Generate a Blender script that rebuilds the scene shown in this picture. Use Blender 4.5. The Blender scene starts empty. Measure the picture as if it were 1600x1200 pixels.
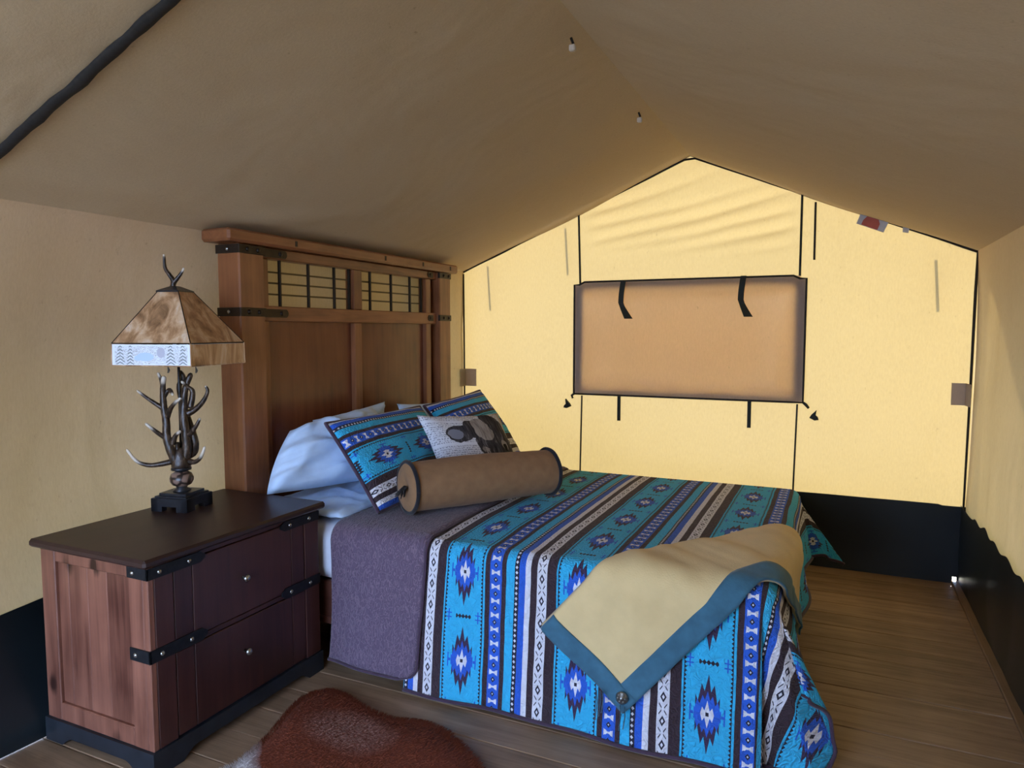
import bpy, math, random
from mathutils import Vector, Matrix, noise

random.seed(7)
scene = bpy.context.scene
COL = scene.collection

# ------------------------------------------------------------------ camera, world, sun, exposure
YAW, PITCH, ROLL, FPX = 0.4323, -0.0763, -0.0005, 1095.0
cam_data = bpy.data.cameras.new('camera')
cam = bpy.data.objects.new('camera', cam_data)
COL.objects.link(cam)
cam_data.sensor_fit = 'HORIZONTAL'
cam_data.sensor_width = 36.0
cam_data.lens = 36.0 * FPX / 1600.0
cam_data.clip_start = 0.02
F = Vector((-math.sin(YAW) * math.cos(PITCH), math.cos(YAW) * math.cos(PITCH), math.sin(PITCH)))
R = Vector((math.cos(YAW), math.sin(YAW), 0.0))
U = R.cross(F)
R2 = R * math.cos(ROLL) + U * math.sin(ROLL)
U2 = U * math.cos(ROLL) - R * math.sin(ROLL)
cam.matrix_world = Matrix(((R2.x, U2.x, -F.x, 2.4489), (R2.y, U2.y, -F.y, -4.4805), (R2.z, U2.z, -F.z, 1.3922), (0, 0, 0, 1)))
scene.camera = cam

world = bpy.data.worlds.new('sky')
scene.world = world
world.use_nodes = True
bg = world.node_tree.nodes['Background']
bg.inputs['Color'].default_value = (0.50, 0.66, 1.0, 1)
bg.inputs['Strength'].default_value = 12.0

sun_data = bpy.data.lights.new('sun', 'SUN')
sun_data.energy = 28.0
sun_data.color = (1.0, 0.93, 0.82)
sun_data.angle = math.radians(2.0)
sun = bpy.data.objects.new('sun', sun_data)
COL.objects.link(sun)
sun.rotation_euler = Vector((-0.16, -0.80, -0.50)).to_track_quat('-Z', 'Y').to_euler()

scene.view_settings.view_transform = 'Standard'
scene.view_settings.look = 'None'
scene.view_settings.gamma = 1.0
scene.view_settings.use_curve_mapping = False
scene.view_settings.exposure = 0.0

# ------------------------------------------------------------------ helpers
def tag(o, label=None, cat=None, group=None, kind=None):
    if label: o['label'] = label
    if cat: o['category'] = cat
    if group: o['group'] = group
    if kind: o['kind'] = kind
    return o

def empty(name, loc=(0, 0, 0), rz=0.0, **kw):
    o = bpy.data.objects.new(name, None)
    COL.objects.link(o)
    o.location = loc
    o.rotation_euler = (0, 0, rz)
    o.empty_display_size = 0.1
    return tag(o, **kw)

def link(name, me, mat=None, parent=None, **kw):
    o = bpy.data.objects.new(name, me)
    COL.objects.link(o)
    if mat is not None and not me.materials:
        me.materials.append(mat)
    if parent is not None:
        o.parent = parent
    return tag(o, **kw)

class MB:
    def __init__(self):
        self.v = []; self.f = []; self.uv = {}
    def add(self, vs, fs):
        b = len(self.v)
        self.v += [tuple(p) for p in vs]
        self.f += [tuple(i + b for i in f) for f in fs]
        return b
    def box(self, lo, hi, bev=0.0):
        x0, y0, z0 = [min(a, b) for a, b in zip(lo, hi)]; x1, y1, z1 = [max(a, b) for a, b in zip(lo, hi)]
        if bev <= 0:
            vs = [(x0, y0, z0), (x1, y0, z0), (x1, y1, z0), (x0, y1, z0), (x0, y0, z1), (x1, y0, z1), (x1, y1, z1), (x0, y1, z1)]
            fs = [(3, 2, 1, 0), (4, 5, 6, 7), (0, 1, 5, 4), (1, 2, 6, 5), (2, 3, 7, 6), (3, 0, 4, 7)]
            self.add(vs, fs); return self
        b = min(bev, (x1 - x0) * .45, (y1 - y0) * .45, (z1 - z0) * .45)
        vs = []; idx = {}
        for sx in (0, 1):
            for sy in (0, 1):
                for sz in (0, 1):
                    cx, cy, cz = (x0, x1)[sx], (y0, y1)[sy], (z0, z1)[sz]
                    ix, iy, iz = cx + (b, -b)[sx], cy + (b, -b)[sy], cz + (b, -b)[sz]
                    for k, p in enumerate(((cx, iy, iz), (ix, cy, iz), (ix, iy, cz))):
                        idx[sx, sy, sz, k] = len(vs); vs.append(p)
        fs = []
        for s in (0, 1):
            q = [idx[s, 0, 0, 0], idx[s, 1, 0, 0], idx[s, 1, 1, 0], idx[s, 0, 1, 0]]; fs.append(q if s else q[::-1])
            q = [idx[0, s, 0, 1], idx[0, s, 1, 1], idx[1, s, 1, 1], idx[1, s, 0, 1]]; fs.append(q if s else q[::-1])
            q = [idx[0, 0, s, 2], idx[1, 0, s, 2], idx[1, 1, s, 2], idx[0, 1, s, 2]]; fs.append(q if s else q[::-1])
        for a in (0, 1):
            for c in (0, 1):
                fs.append([idx[a, c, 0, 0], idx[a, c, 0, 1], idx[a, c, 1, 1], idx[a, c, 1, 0]])
                fs.append([idx[a, 0, c, 0], idx[a, 1, c, 0], idx[a, 1, c, 2], idx[a, 0, c, 2]])
                fs.append([idx[0, a, c, 1], idx[1, a, c, 1], idx[1, a, c, 2], idx[0, a, c, 2]])
        for sx in (0, 1):
            for sy in (0, 1):
                for sz in (0, 1):
                    fs.append([idx[sx, sy, sz, k] for k in range(3)])
        self.add(vs, fs); return self
    def tube(self, pts, radii, n=8, caps=True, flat=1.0):
        pts = [Vector(p) for p in pts]
        if not hasattr(radii, '__len__'): radii = [radii] * len(pts)
        up = None; rings = []
        for i, p in enumerate(pts):
            t = (pts[min(i + 1, len(pts) - 1)] - pts[max(i - 1, 0)]).normalized()
            if up is None:
                up = Vector((0, 0, 1)) if abs(t.z) < .9 else Vector((1, 0, 0))
            a = t.cross(up)
            if a.length < 1e-6: a = t.orthogonal()
            a.normalize(); bb = a.cross(t).normalized(); up = bb
            rings.append([p + (a * math.cos(2 * math.pi * k / n) + bb * math.sin(2 * math.pi * k / n) * flat) * radii[i] for k in range(n)])
        vs = [q for r in rings for q in r]
        fs = []
        for i in range(len(pts) - 1):
            for k in range(n):
                k2 = (k + 1) % n
                fs.append((i * n + k, i * n + k2, (i + 1) * n + k2, (i + 1) * n + k))
        if caps:
            fs.append(tuple(range(n))[::-1]); fs.append(tuple((len(pts) - 1) * n + k for k in range(n)))
        self.add(vs, fs); return self
    def lathe(self, prof, c=(0, 0, 0), n=24):
        vs = []; fs = []
        for r, z in prof:
            for k in range(n):
                a = 2 * math.pi * k / n
                vs.append((c[0] + r * math.cos(a), c[1] + r * math.sin(a), c[2] + z))
        for i in range(len(prof) - 1):
            for k in range(n):
                k2 = (k + 1) % n
                fs.append((i * n + k, i * n + k2, (i + 1) * n + k2, (i + 1) * n + k))
        fs.append(tuple(range(n))[::-1]); fs.append(tuple((len(prof) - 1) * n + k for k in range(n)))
        self.add(vs, fs); return self
    def prism(self, poly, axis, lo, hi):
        """poly in the two other axes (cyclic order), extruded along axis from lo to hi"""
        n = len(poly); vs = []
        for h in (lo, hi):
            for a, b in poly:
                vs.append({'x': (h, a, b), 'y': (a, h, b), 'z': (a, b, h)}[axis])
        fs = [tuple(range(n)), tuple(range(2 * n - 1, n - 1, -1))] + [(k, k + n, (k + 1) % n + n, (k + 1) % n) for k in range(n)]
        self.add(vs, fs); return self
    def grid(self, nu, nv, fn, skip=None):
        b = len(self.v)
        for j in range(nv + 1):
            for i in range(nu + 1):
                p = fn(i / nu, j / nv)
                self.v.append(tuple(p[0])); self.uv[len(self.v) - 1] = p[1] if len(p) > 1 else (i / nu, j / nv)
        for j in range(nv):
            for i in range(nu):
                if skip and skip((i + .5) / nu, (j + .5) / nv): continue
                a = b + j * (nu + 1) + i
                self.f.append((a, a + 1, a + nu + 2, a + nu + 1))
        return self
    def build(self, name, mat, parent=None, smooth=False, fixnormals=True, **kw):
        me = bpy.data.meshes.new(name)
        me.from_pydata(self.v, [], self.f)
        if self.uv:
            lay = me.uv_layers.new(name='UVMap')
            for l in me.loops:
                lay.data[l.index].uv = self.uv.get(l.vertex_index, (0, 0))
        if fixnormals:
            import bmesh
            bm = bmesh.new(); bm.from_mesh(me)
            bmesh.ops.recalc_face_normals(bm, faces=bm.faces)
            bm.to_mesh(me); bm.free()
        if smooth:
            me.polygons.foreach_set('use_smooth', [True] * len(me.polygons))
        me.materials.append(mat)
        me.update()
        o = link(name, me, None, parent, **kw)
        return o

def solid(o, th, off=0.0):
    m = o.modifiers.new('thickness', 'SOLIDIFY'); m.thickness = th; m.offset = off
    return o
def subsurf(o, n=1):
    m = o.modifiers.new('smooth', 'SUBSURF'); m.levels = n; m.render_levels = n
    return o

# ------------------------------------------------------------------ material helpers
class X:
    """a float socket with operators"""
    def __init__(s, nt, k): s.nt = nt; s.k = k
    def _m(s, op, *a, clamp=False):
        n = s.nt.nodes.new('ShaderNodeMath'); n.operation = op; n.use_clamp = clamp
        for i, v in enumerate((s,) + a):
            if isinstance(v, X): s.nt.links.new(v.k, n.inputs[i])
            else: n.inputs[i].default_value = v
        return X(s.nt, n.outputs[0])
    def __add__(s, o): return s._m('ADD', o)
    def __sub__(s, o): return s._m('SUBTRACT', o)
    def __mul__(s, o): return s._m('MULTIPLY', o)
    def __truediv__(s, o): return s._m('DIVIDE', o)
    def __lt__(s, o): return s._m('LESS_THAN', o)
    def __gt__(s, o): return s._m('GREATER_THAN', o)
    def abs(s): return s._m('ABSOLUTE')
    def fract(s): return s._m('FRACT')
    def floor(s): return s._m('FLOOR')
    def max(s, o): return s._m('MAXIMUM', o)
    def min(s, o): return s._m('MINIMUM', o)
    def sin(s): return s._m('SINE')
    def pow(s, o): return s._m('POWER', o)
    def tri(s): return (((s + 0.0).fract() - 0.5).abs()) * 2.0      # 1 at integers, 0 at halves
    def cell(s): return (s + 0.5).fract() - 0.5                      # -0.5..0.5 about integers
    def clamp(s): return s._m('ADD', 0.0, clamp=True)

def new_mat(name):
    m = bpy.data.materials.new(name); m.use_nodes = True
    nt = m.node_tree; p = nt.nodes['Principled BSDF']
    return m, nt, p

def mixc(nt, a, b, f):
    n = nt.nodes.new('ShaderNodeMix'); n.data_type = 'RGBA'
    for v, i in ((a, 6), (b, 7)):
        if hasattr(v, 'links') or hasattr(v, 'is_linked'): nt.links.new(v, n.inputs[i])
        else: n.inputs[i].default_value = (*v, 1)
    if isinstance(f, X): nt.links.new(f.k, n.inputs[0])
    elif hasattr(f, 'is_linked'): nt.links.new(f, n.inputs[0])
    else: n.inputs[0].default_value = f
    return n.outputs[2]

def tex_coord(nt, kind='Object', scale=(1, 1, 1), rot=(0, 0, 0)):
    tc = nt.nodes.new('ShaderNodeTexCoord'); mp = nt.nodes.new('ShaderNodeMapping')
    nt.links.new(tc.outputs[kind], mp.inputs[0]); mp.inputs['Scale'].default_value = scale; mp.inputs['Rotation'].default_value = rot
    return mp.outputs[0]

def noise_tex(nt, vec, scale=5.0, detail=3.0, rough=0.5, dist=0.0):
    n = nt.nodes.new('ShaderNodeTexNoise'); n.inputs['Scale'].default_value = scale; n.inputs['Detail'].default_value = detail
    n.inputs['Roughness'].default_value = rough; n.inputs['Distortion'].default_value = dist
    if vec is not None: nt.links.new(vec, n.inputs['Vector'])
    return n.outputs['Fac']

def ramp(nt, fac, stops, interp='LINEAR'):
    n = nt.nodes.new('ShaderNodeValToRGB'); cr = n.color_ramp; cr.interpolation = interp
    while len(cr.elements) < len(stops): cr.elements.new(0.5)
    for e, (pos, c) in zip(cr.elements, stops):
        e.position = pos; e.color = (*c, 1) if len(c) == 3 else c
    nt.links.new(fac.k if isinstance(fac, X) else fac, n.inputs[0])
    return n.outputs[0]

def bump(nt, p, h, strength=0.3, dist=0.01, prev=None):
    b = nt.nodes.new('ShaderNodeBump'); b.inputs['Strength'].default_value = strength; b.inputs['Distance'].default_value = dist
    nt.links.new(h.k if isinstance(h, X) else h, b.inputs['Height'])
    if prev is not None: nt.links.new(prev, b.inputs['Normal'])
    if p is not None: nt.links.new(b.outputs[0], p.inputs['Normal'])
    return b.outputs[0]

def plain(name, col, rough=0.6, metal=0.0, spec=0.5, var=0.12, scale=20.0, bmp=0.0):
    m, nt, p = new_mat(name)
    vec = tex_coord(nt)
    nz = noise_tex(nt, vec, scale, 4)
    c = ramp(nt, nz, [(0.3, tuple(x * (1 - var) for x in col)), (0.7, tuple(min(1, x * (1 + var)) for x in col))])
    nt.links.new(c, p.inputs['Base Color'])
    p.inputs['Roughness'].default_value = rough; p.inputs['Metallic'].default_value = metal
    p.inputs['Specular IOR Level'].default_value = spec
    if bmp: bump(nt, p, nz, bmp, 0.004)
    return m

def wood(name, dark, light, rough=0.4, axis='z', scale=1.0, knots=False, spec=0.5, bmp=0.15):
    m, nt, p = new_mat(name)
    sc = {'x': (0.7, 9, 9), 'y': (9, 0.7, 9), 'z': (9, 9, 0.7)}[axis]
    oi = nt.nodes.new('ShaderNodeObjectInfo'); rnd = X(nt, oi.outputs['Random'])
    def shifted(v):
        a = nt.nodes.new('ShaderNodeVectorMath'); a.operation = 'ADD'; c3 = nt.nodes.new('ShaderNodeCombineXYZ')
        for i in range(3): nt.links.new((rnd * (37.0 + 11 * i)).k, c3.inputs[i])
        nt.links.new(v, a.inputs[0]); nt.links.new(c3.outputs[0], a.inputs[1]); return a.outputs[0]
    vec = shifted(tex_coord(nt, 'Object', tuple(s * scale for s in sc)))
    n1 = noise_tex(nt, vec, 2.2, 6, 0.6, 0.6)
    vec2 = shifted(tex_coord(nt, 'Object', tuple((s * 5 if s > 1 else s * 1.5) * scale for s in sc)))
    n2 = noise_tex(nt, vec2, 3.0, 4, 0.6)
    fac = (X(nt, n1) * 0.75 + X(nt, n2) * 0.25)
    big = noise_tex(nt, tex_coord(nt, 'Object', (3, 3, 3)), 1.6, 3)
    fac = fac + (X(nt, big) - 0.5) * 0.5 + (rnd - 0.5) * 0.16
    c = ramp(nt, fac, [(0.30, dark), (0.50, tuple((a + b) / 2 for a, b in zip(dark, light))), (0.72, light)])
    if knots:
        v = nt.nodes.new('ShaderNodeTexVoronoi'); v.inputs['Scale'].default_value = 1.0
        nt.links.new(tex_coord(nt, 'Object', (6.5, 6.5, 4.2)), v.inputs['Vector']); v.inputs['Randomness'].default_value = 1.0
        k = X(nt, v.outputs['Distance']) + (X(nt, n1) - 0.5) * 0.25
        c = mixc(nt, c, tuple(x * 0.35 for x in dark), (k._m('MULTIPLY_ADD', -9.0, 1.6)).clamp())
    nt.links.new(c, p.inputs['Base Color'])
    p.inputs['Roughness'].default_value = rough; p.inputs['Specular IOR Level'].default_value = spec
    bump(nt, p, fac, bmp, 0.003)
    return m

def canvas(name, refl, trans, wrinkle=0.25, stain=0.12):
    """woven cotton: part of the light is scattered back, part passes through"""
    m = bpy.data.materials.new(name); m.use_nodes = True; nt = m.node_tree
    nt.nodes.remove(nt.nodes['Principled BSDF'])
    out = nt.nodes['Material Output']
    d = nt.nodes.new('ShaderNodeBsdfDiffuse'); t = nt.nodes.new('ShaderNodeBsdfTranslucent'); a = nt.nodes.new('ShaderNodeAddShader')
    vec = tex_coord(nt, 'Object')
    big = noise_tex(nt, vec, 1.3, 4, 0.6)
    fine = noise_tex(nt, tex_coord(nt, 'Object', (120, 120, 35)), 1.0, 3, 0.7)
    fleck = noise_tex(nt, tex_coord(nt, 'Object', (40, 40, 22)), 1.0, 4, 0.75)
    fac = (X(nt, big) - 0.5) * stain * 2 + (X(nt, fine) - 0.5) * 0.22 + 1.0 - ((X(nt, fleck) - 0.64) * 2.2).max(0.0)
    for node, col in ((d, refl), (t, trans)):
        mv = nt.nodes.new('ShaderNodeVectorMath'); mv.operation = 'SCALE'
        mv.inputs[0].default_value = col; nt.links.new(fac.k, mv.inputs['Scale'])
        nt.links.new(mv.outputs[0], node.inputs['Color'])
    w = noise_tex(nt, tex_coord(nt, 'Object', (1.2, 1.2, 0.8)), 1.5, 3, 0.5, 0.4)
    nb = bump(nt, None, X(nt, w) + X(nt, fine) * 0.02, wrinkle, 0.12)
    nt.links.new(nb, d.inputs['Normal']); nt.links.new(nb, t.inputs['Normal'])
    nt.links.new(d.outputs[0], a.inputs[0]); nt.links.new(t.outputs[0], a.inputs[1]); nt.links.new(a.outputs[0], out.inputs[0])
    return m

def fabric(name, col, rough=0.85, var=0.1, scale=30, bmp=0.3, bscale=250, sheen=0.2, wr=0.0):
    m, nt, p = new_mat(name)
    vec = tex_coord(nt)
    nz = noise_tex(nt, vec, scale, 4)
    c = ramp(nt, nz, [(0.3, tuple(x * (1 - var) for x in col)), (0.7, tuple(min(1, x * (1 + var)) for x in col))])
    nt.links.new(c, p.inputs['Base Color'])
    p.inputs['Roughness'].default_value = rough; p.inputs['Sheen Weight'].default_value = sheen
    p.inputs['Specular IOR Level'].default_value = 0.2
    h = X(nt, noise_tex(nt, vec, bscale, 2))
    if wr: h = h * 0.15 + X(nt, noise_tex(nt, vec, 7, 3, .5, .6)) * wr
    bump(nt, p, h, bmp, 0.006)
    return m

# ------------------------------------------------------------------ the woven stripe print (cloth coordinates in metres)
PER = 0.444
TURQ = (0.040, 0.46, 0.76); ROYAL = (0.028, 0.12, 0.60); BROWN = (0.045, 0.028, 0.036); WHITE = (0.74, 0.74, 0.80); DARK = (0.025, 0.022, 0.04); PLUM = (0.05, 0.03, 0.07)

def stripe_print(name, q0=0.0, p0=1.069, bscale=1.0):
    m, nt, pr = new_mat(name)
    uvn = nt.nodes.new('ShaderNodeUVMap'); uvn.uv_map = 'UVMap'
    sep = nt.nodes.new('ShaderNodeSeparateXYZ'); nt.links.new(uvn.outputs[0], sep.inputs[0])
    s = X(nt, sep.outputs[0]); t = X(nt, sep.outputs[1])
    warp = X(nt, noise_tex(nt, uvn.outputs[0], 9, 2))
    p = ((s + (warp - 0.5) * 0.006 - p0) / PER).fract() * PER
    q = t - q0
    st = [(0.0, WHITE), (.037, BROWN), (.073, TURQ), (.241, BROWN), (.260, ROYAL), (.306, BROWN), (.324, TURQ), (.357, DARK), (.373, ROYAL), (.398, WHITE), (.418, BROWN)]
    c = ramp(nt, p / PER, [(a / PER, k) for a, k in st], 'CONSTANT')
    def inside(lo, hi): return (p > lo) * (p < hi)
    # white braid: outlined diamonds and crossing dashes
    dp = (p - .0185).abs(); dq = ((q / .0785).cell() * .0785).abs()
    dm = dp / .010 + dq / .018
    ring = (dm < 1.0) * (dm > 0.45)
    dq2 = (((q / .0785) + .5).cell() * .0785).abs()
    dash = ((dp * 1.5 - dq2 - 0.002).abs() < .0028) * (dp > .004) * (dp < .013)
    c = mixc(nt, c, DARK, (ring + dash).clamp() * inside(.0, .037))
    # big star
    a = (p - .157).abs(); cellq = (q / .33).cell() * .33; b = cellq.abs()
    tri = (a / .020).tri()
    h = a * -1.6 + .088 + tri * .040
    dark = (b < h) * (a < .038)
    c = mixc(nt, c, PLUM, dark)
    tri2 = ((a / .016)).tri()
    h2 = a * -.9 + .052 + tri2 * .022
    c = mixc(nt, c, ROYAL, (b < h2) * (a < .043))
    h3 = a * -1.35 + .022 + tri2 * .022
    c = mixc(nt, c, WHITE, (b < h3) * (a < .025))
    c = mixc(nt, c, DARK, (b < .006) * (a < .005))
    side = (((a - .054).abs() < .0022) * (b < .026)) + (((a - .050).abs() < .006) * (b < .005))
    c = mixc(nt, c, ROYAL, side.clamp())
    # fishbone between two stars
    b2 = (((q / .33) + .5).cell() * .33).abs()
    fb = (b2 < ((p / .013).tri() * .0075 + .0012)) * (a < .030)
    c = mixc(nt, c, DARK, fb)
    hm = (((a - .058).abs() < .0022) * (b2 < .022)) + (((a - .058).abs() < .011) * ((b2 - .008).abs() < .0022))
    c = mixc(nt, c, ROYAL, hm.clamp())
    # saw-tooth edging lines
    st_h = (q / .014).tri()
    saw = ((p - .081) > 0.0) * ((p - .081) < (st_h * .007 + .0015)) + ((p - .233) < 0.0) * ((p - .233) > (st_h * -.007 - .0015))
    c = mixc(nt, c, DARK, saw.clamp())
    # blue band: bow-ties and diamonds
    e = (p - .283).abs(); g = ((q / .0525).cell() * .0525).abs(); g2 = (((q / .0525) + .5).cell() * .0525).abs()
    bow = (g < (e * .55 + .0012 + (e / .009).tri() * .0022)) * (e < .0165)
    c = mixc(nt, c, WHITE, bow)
    d2 = e / .0085 + g2 / .0105
    c = mixc(nt, c, DARK, (d2 < 1.0))
    c = mixc(nt, c, WHITE, (d2 < 0.38))
    # dotted line
    u = (p - .365).abs(); w = ((q / .019).cell() * .019).abs()
    c = mixc(nt, c, WHITE, ((u / .0055 + w / .0065) < 1.0))
    # stitched quilting relief
    v = nt.nodes.new('ShaderNodeTexNoise'); v.inputs['Scale'].default_value = 42 * bscale; v.inputs['Detail'].default_value = 1.5; v.inputs['Distortion'].default_value = 1.2
    nt.links.new(uvn.outputs[0], v.inputs['Vector'])
    hgt = ((X(nt, v.outputs['Fac']) - 0.5).abs() * 6.0).min(1.0)
    nt.links.new(c, pr.inputs['Base Color'])
    pr.inputs['Roughness'].default_value = 0.85; pr.inputs['Specular IOR Level'].default_value = 0.2; pr.inputs['Sheen Weight'].default_value = 0.1
    bump(nt, pr, hgt, 0.65, 0.008)
    return m

def plum_quilt(name):
    m, nt, pr = new_mat(name)
    uvn = nt.nodes.new('ShaderNodeUVMap'); uvn.uv_map = 'UVMap'
    mp = nt.nodes.new('ShaderNodeMapping'); nt.links.new(uvn.outputs[0], mp.inputs[0]); mp.inputs['Scale'].default_value = (1.0, 0.55, 1)
    v = noise_tex(nt, mp.outputs[0], 60, 1.5, .5, 1.2)
    hgt = ((X(nt, v) - 0.5).abs() * 6.0).min(1.0)
    c = ramp(nt, hgt, [(0.0, (.20, .14, .19)), (0.35, (.105, .072, .115)), (1.0, (.115, .08, .125))])
    nt.links.new(c, pr.inputs['Base Color'])
    pr.inputs['Roughness'].default_value = 0.75; pr.inputs['Sheen Weight'].default_value = 0.2; pr.inputs['Specular IOR Level'].default_value = 0.25
    bump(nt, pr, hgt, 0.5, 0.006)
    return m

# ------------------------------------------------------------------ materials
M = {}
M['wall'] = canvas('tent_wall_canvas', (.47, .35, .25), (.058, .0415, .0160))
M['gable'] = canvas('gable_canvas', (.44, .34, .22), (.059, .0425, .0160), wrinkle=.18, stain=.06)
M['roof'] = canvas('roof_canvas', (.53, .415, .28), (.012, .009, .005), stain=.08)
M['flap'] = canvas('window_flap_canvas', (.21, .17, .155), (.43, .325, .195), wrinkle=.3, stain=.10)
M['screen'] = canvas('outer_flap_canvas', (.42, .33, .23), (.076, .054, .0230), wrinkle=.1, stain=.04)
M['fly'] = plain('fly_sheet_cloth', (.34, .29, .22), .9)
M['sod'] = plain('black_vinyl_skirt', (.008, .013, .016), .38, spec=.45, var=.3, scale=3, bmp=.25)
M['webbing'] = plain('dark_green_webbing', (.012, .016, .012), .8)
M['black_cord'] = plain('black_cord', (.010, .008, .007), .8)
M['strap'] = plain('charcoal_strap', (.012, .010, .009), .85, scale=60, var=.4, bmp=.4)
M['floor_wood'] = wood('weathered_plank', (.165, .102, .056), (.37, .245, .150), .55, 'x', 1.3, bmp=.35, spec=.35)
M['trim_wood'] = wood('trim_plank', (.10, .055, .030), (.20, .115, .06), .55, 'y', 1.0)
M['deck_wood'] = wood('deck_plank', (.14, .10, .07), (.26, .2, .14), .7, 'x', 1.3)
M['ground'] = plain('dry_grass_ground', (.34, .31, .20), .95, var=.5, scale=3)
M['bed_wood'] = wood('headboard_wood', (.115, .037, .014), (.30, .115, .045), .33, 'z', 1.0, spec=.5, bmp=.06)
M['bed_wood_y'] = wood('headboard_rail_wood', (.115, .037, .014), (.30, .115, .045), .36, 'y', 1.0, spec=.5, bmp=.06)
M['bed_panel'] = wood('headboard_panel_wood', (.095, .024, .009), (.185, .055, .020), .26, 'z', .8, spec=.5, bmp=.03)
M['rail_wood'] = wood('bed_rail_wood', (.07, .022, .014), (.14, .05, .03), .4, 'x', 1.0)
M['iron'] = plain('forged_iron', (.018, .020, .024), .5, .6, var=.25, scale=50, bmp=.15)
M['stud'] = plain('iron_stud', (.38, .38, .36), .25, .9, var=.2)
M['grid_iron'] = plain('lattice_iron', (.020, .014, .010), .5, .5)
M['grid_brass'] = plain('lattice_brass', (.085, .060, .026), .45, .4)
M['bronze'] = plain('bronze_strap', (.034, .024, .017), .45, .6, var=.25, scale=50)
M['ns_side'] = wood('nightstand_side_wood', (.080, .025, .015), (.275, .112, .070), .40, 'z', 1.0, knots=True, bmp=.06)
M['ns_front'] = wood('nightstand_shaded_front_wood', (.035, .012, .010), (.075, .026, .020), .38, 'z', 1.0, bmp=.05)  # darker than the side: the shade on the front is put into the colour
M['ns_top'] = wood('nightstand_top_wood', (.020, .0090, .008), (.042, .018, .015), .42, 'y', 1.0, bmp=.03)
M['ns_base'] = plain('nightstand_base_black', (.012, .016, .022), .42, var=.3)
M['mattress'] = fabric('white_sheet', (.72, .76, .86), .8, .03, bmp=.25, wr=1.0)
M['pillow'] = fabric('pale_blue_cotton', (.58, .75, .98), .75, .03, bmp=.3, bscale=120, wr=1.0, sheen=.1)
M['quilt'] = stripe_print('turquoise_stripe_print', q0=-1.98)
M['plum'] = plum_quilt('plum_quilted_backing')
M['plum_bind'] = fabric('plum_binding', (.06, .035, .06), .8)
M['throw'] = fabric('tan_throw_cloth', (.70, .53, .26), .8, .06, scale=12, bmp=.2, bscale=180, sheen=.15)
M['border'] = fabric('slate_blue_border', (.045, .135, .20), .75, .15, scale=25, bmp=.3, bscale=90, sheen=.2)
M['suede'] = fabric('brown_suede', (.265, .148, .072), .85, .10, scale=25, bmp=.15, sheen=.08)
M['piping'] = fabric('black_piping', (.010, .010, .014), .8)
M['brown_button'] = fabric('dark_fringe', (.012, .009, .008), .9)
M['antler'] = None
M['silver'] = plain('silver_concho', (.30, .32, .32), .28, .95, var=.2)
M['lamp_black'] = plain('lamp_base_black', (.022, .024, .030), .32, .3, var=.3, scale=40)
M['rope'] = plain('ivory_clip', (.55, .48, .40), .6)
M['label_white'] = plain('label_grey_white', (.45, .45, .48), .7)
M['label_red'] = plain('label_red', (.42, .09, .06), .7)
M['patch'] = canvas('grey_patch', (.22, .20, .185), (.31, .275, .26), wrinkle=.05, stain=.02)
M['leather'] = fabric('blue_leather_fringe', (.04, .11, .16), .8)
M['rubber'] = plain('pole_black', (.015, .014, .014), .3, .5)
M['cream'] = plain('cream_cord', (.6, .55, .48), .6)

def antler_mat():
    m, nt, p = new_mat('antler_resin')
    at = nt.nodes.new('ShaderNodeAttribute'); at.attribute_name = 'tip'
    vec = tex_coord(nt, 'Object', (1, 1, .35))
    nz = noise_tex(nt, vec, 95, 4, .6, .5)
    base = ramp(nt, nz, [(0.38, (.010, .006, .004)), (0.56, (.050, .028, .016)), (0.75, (.17, .125, .09))])
    f = (X(nt, at.outputs['Fac']) * 1.0).clamp()
    c = mixc(nt, base, (.62, .55, .46), f)
    nt.links.new(c, p.inputs['Base Color']); p.inputs['Roughness'].default_value = .35
    bump(nt, p, nz, .5, .004)
    return m
M['antler'] = antler_mat()

def urn_mat():
    m, nt, p = new_mat('carved_urn')
    v = nt.nodes.new('ShaderNodeTexVoronoi'); v.feature = 'DISTANCE_TO_EDGE'; v.inputs['Scale'].default_value = 26
    nt.links.new(tex_coord(nt), v.inputs['Vector'])
    c = ramp(nt, v.outputs['Distance'], [(0.0, (.02, .012, .01)), (.09, (.03, .018, .014)), (.16, (.22, .14, .105)), (1, (.30, .21, .17))])
    nt.links.new(c, p.inputs['Base Color']); p.inputs['Roughness'].default_value = .3
    return m
M['urn'] = urn_mat()

def mica_mat(name, skirt=False):
    """marbled amber glass of the lamp shade"""
    m, nt, p = new_mat(name)
    vec = tex_coord(nt, 'Object', (1.0, 1.0, .30), (.15, .3, .2))
    n1 = noise_tex(nt, vec, 16, 5, .62, .5)
    c = ramp(nt, n1, [(0.30, (.11, .052, .022)), (0.46, (.40, .225, .11)), (0.56, (.58, .38, .22)), (0.72, (.72, .62, .50))])
    nt.links.new(c, p.inputs['Base Color'])
    p.inputs['Roughness'].default_value = .30
    return m
M['shade_rib'] = plain('bronze_came', (.030, .020, .013), .45, .5)
M['mica'] = mica_mat('amber_marbled_glass')

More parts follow.
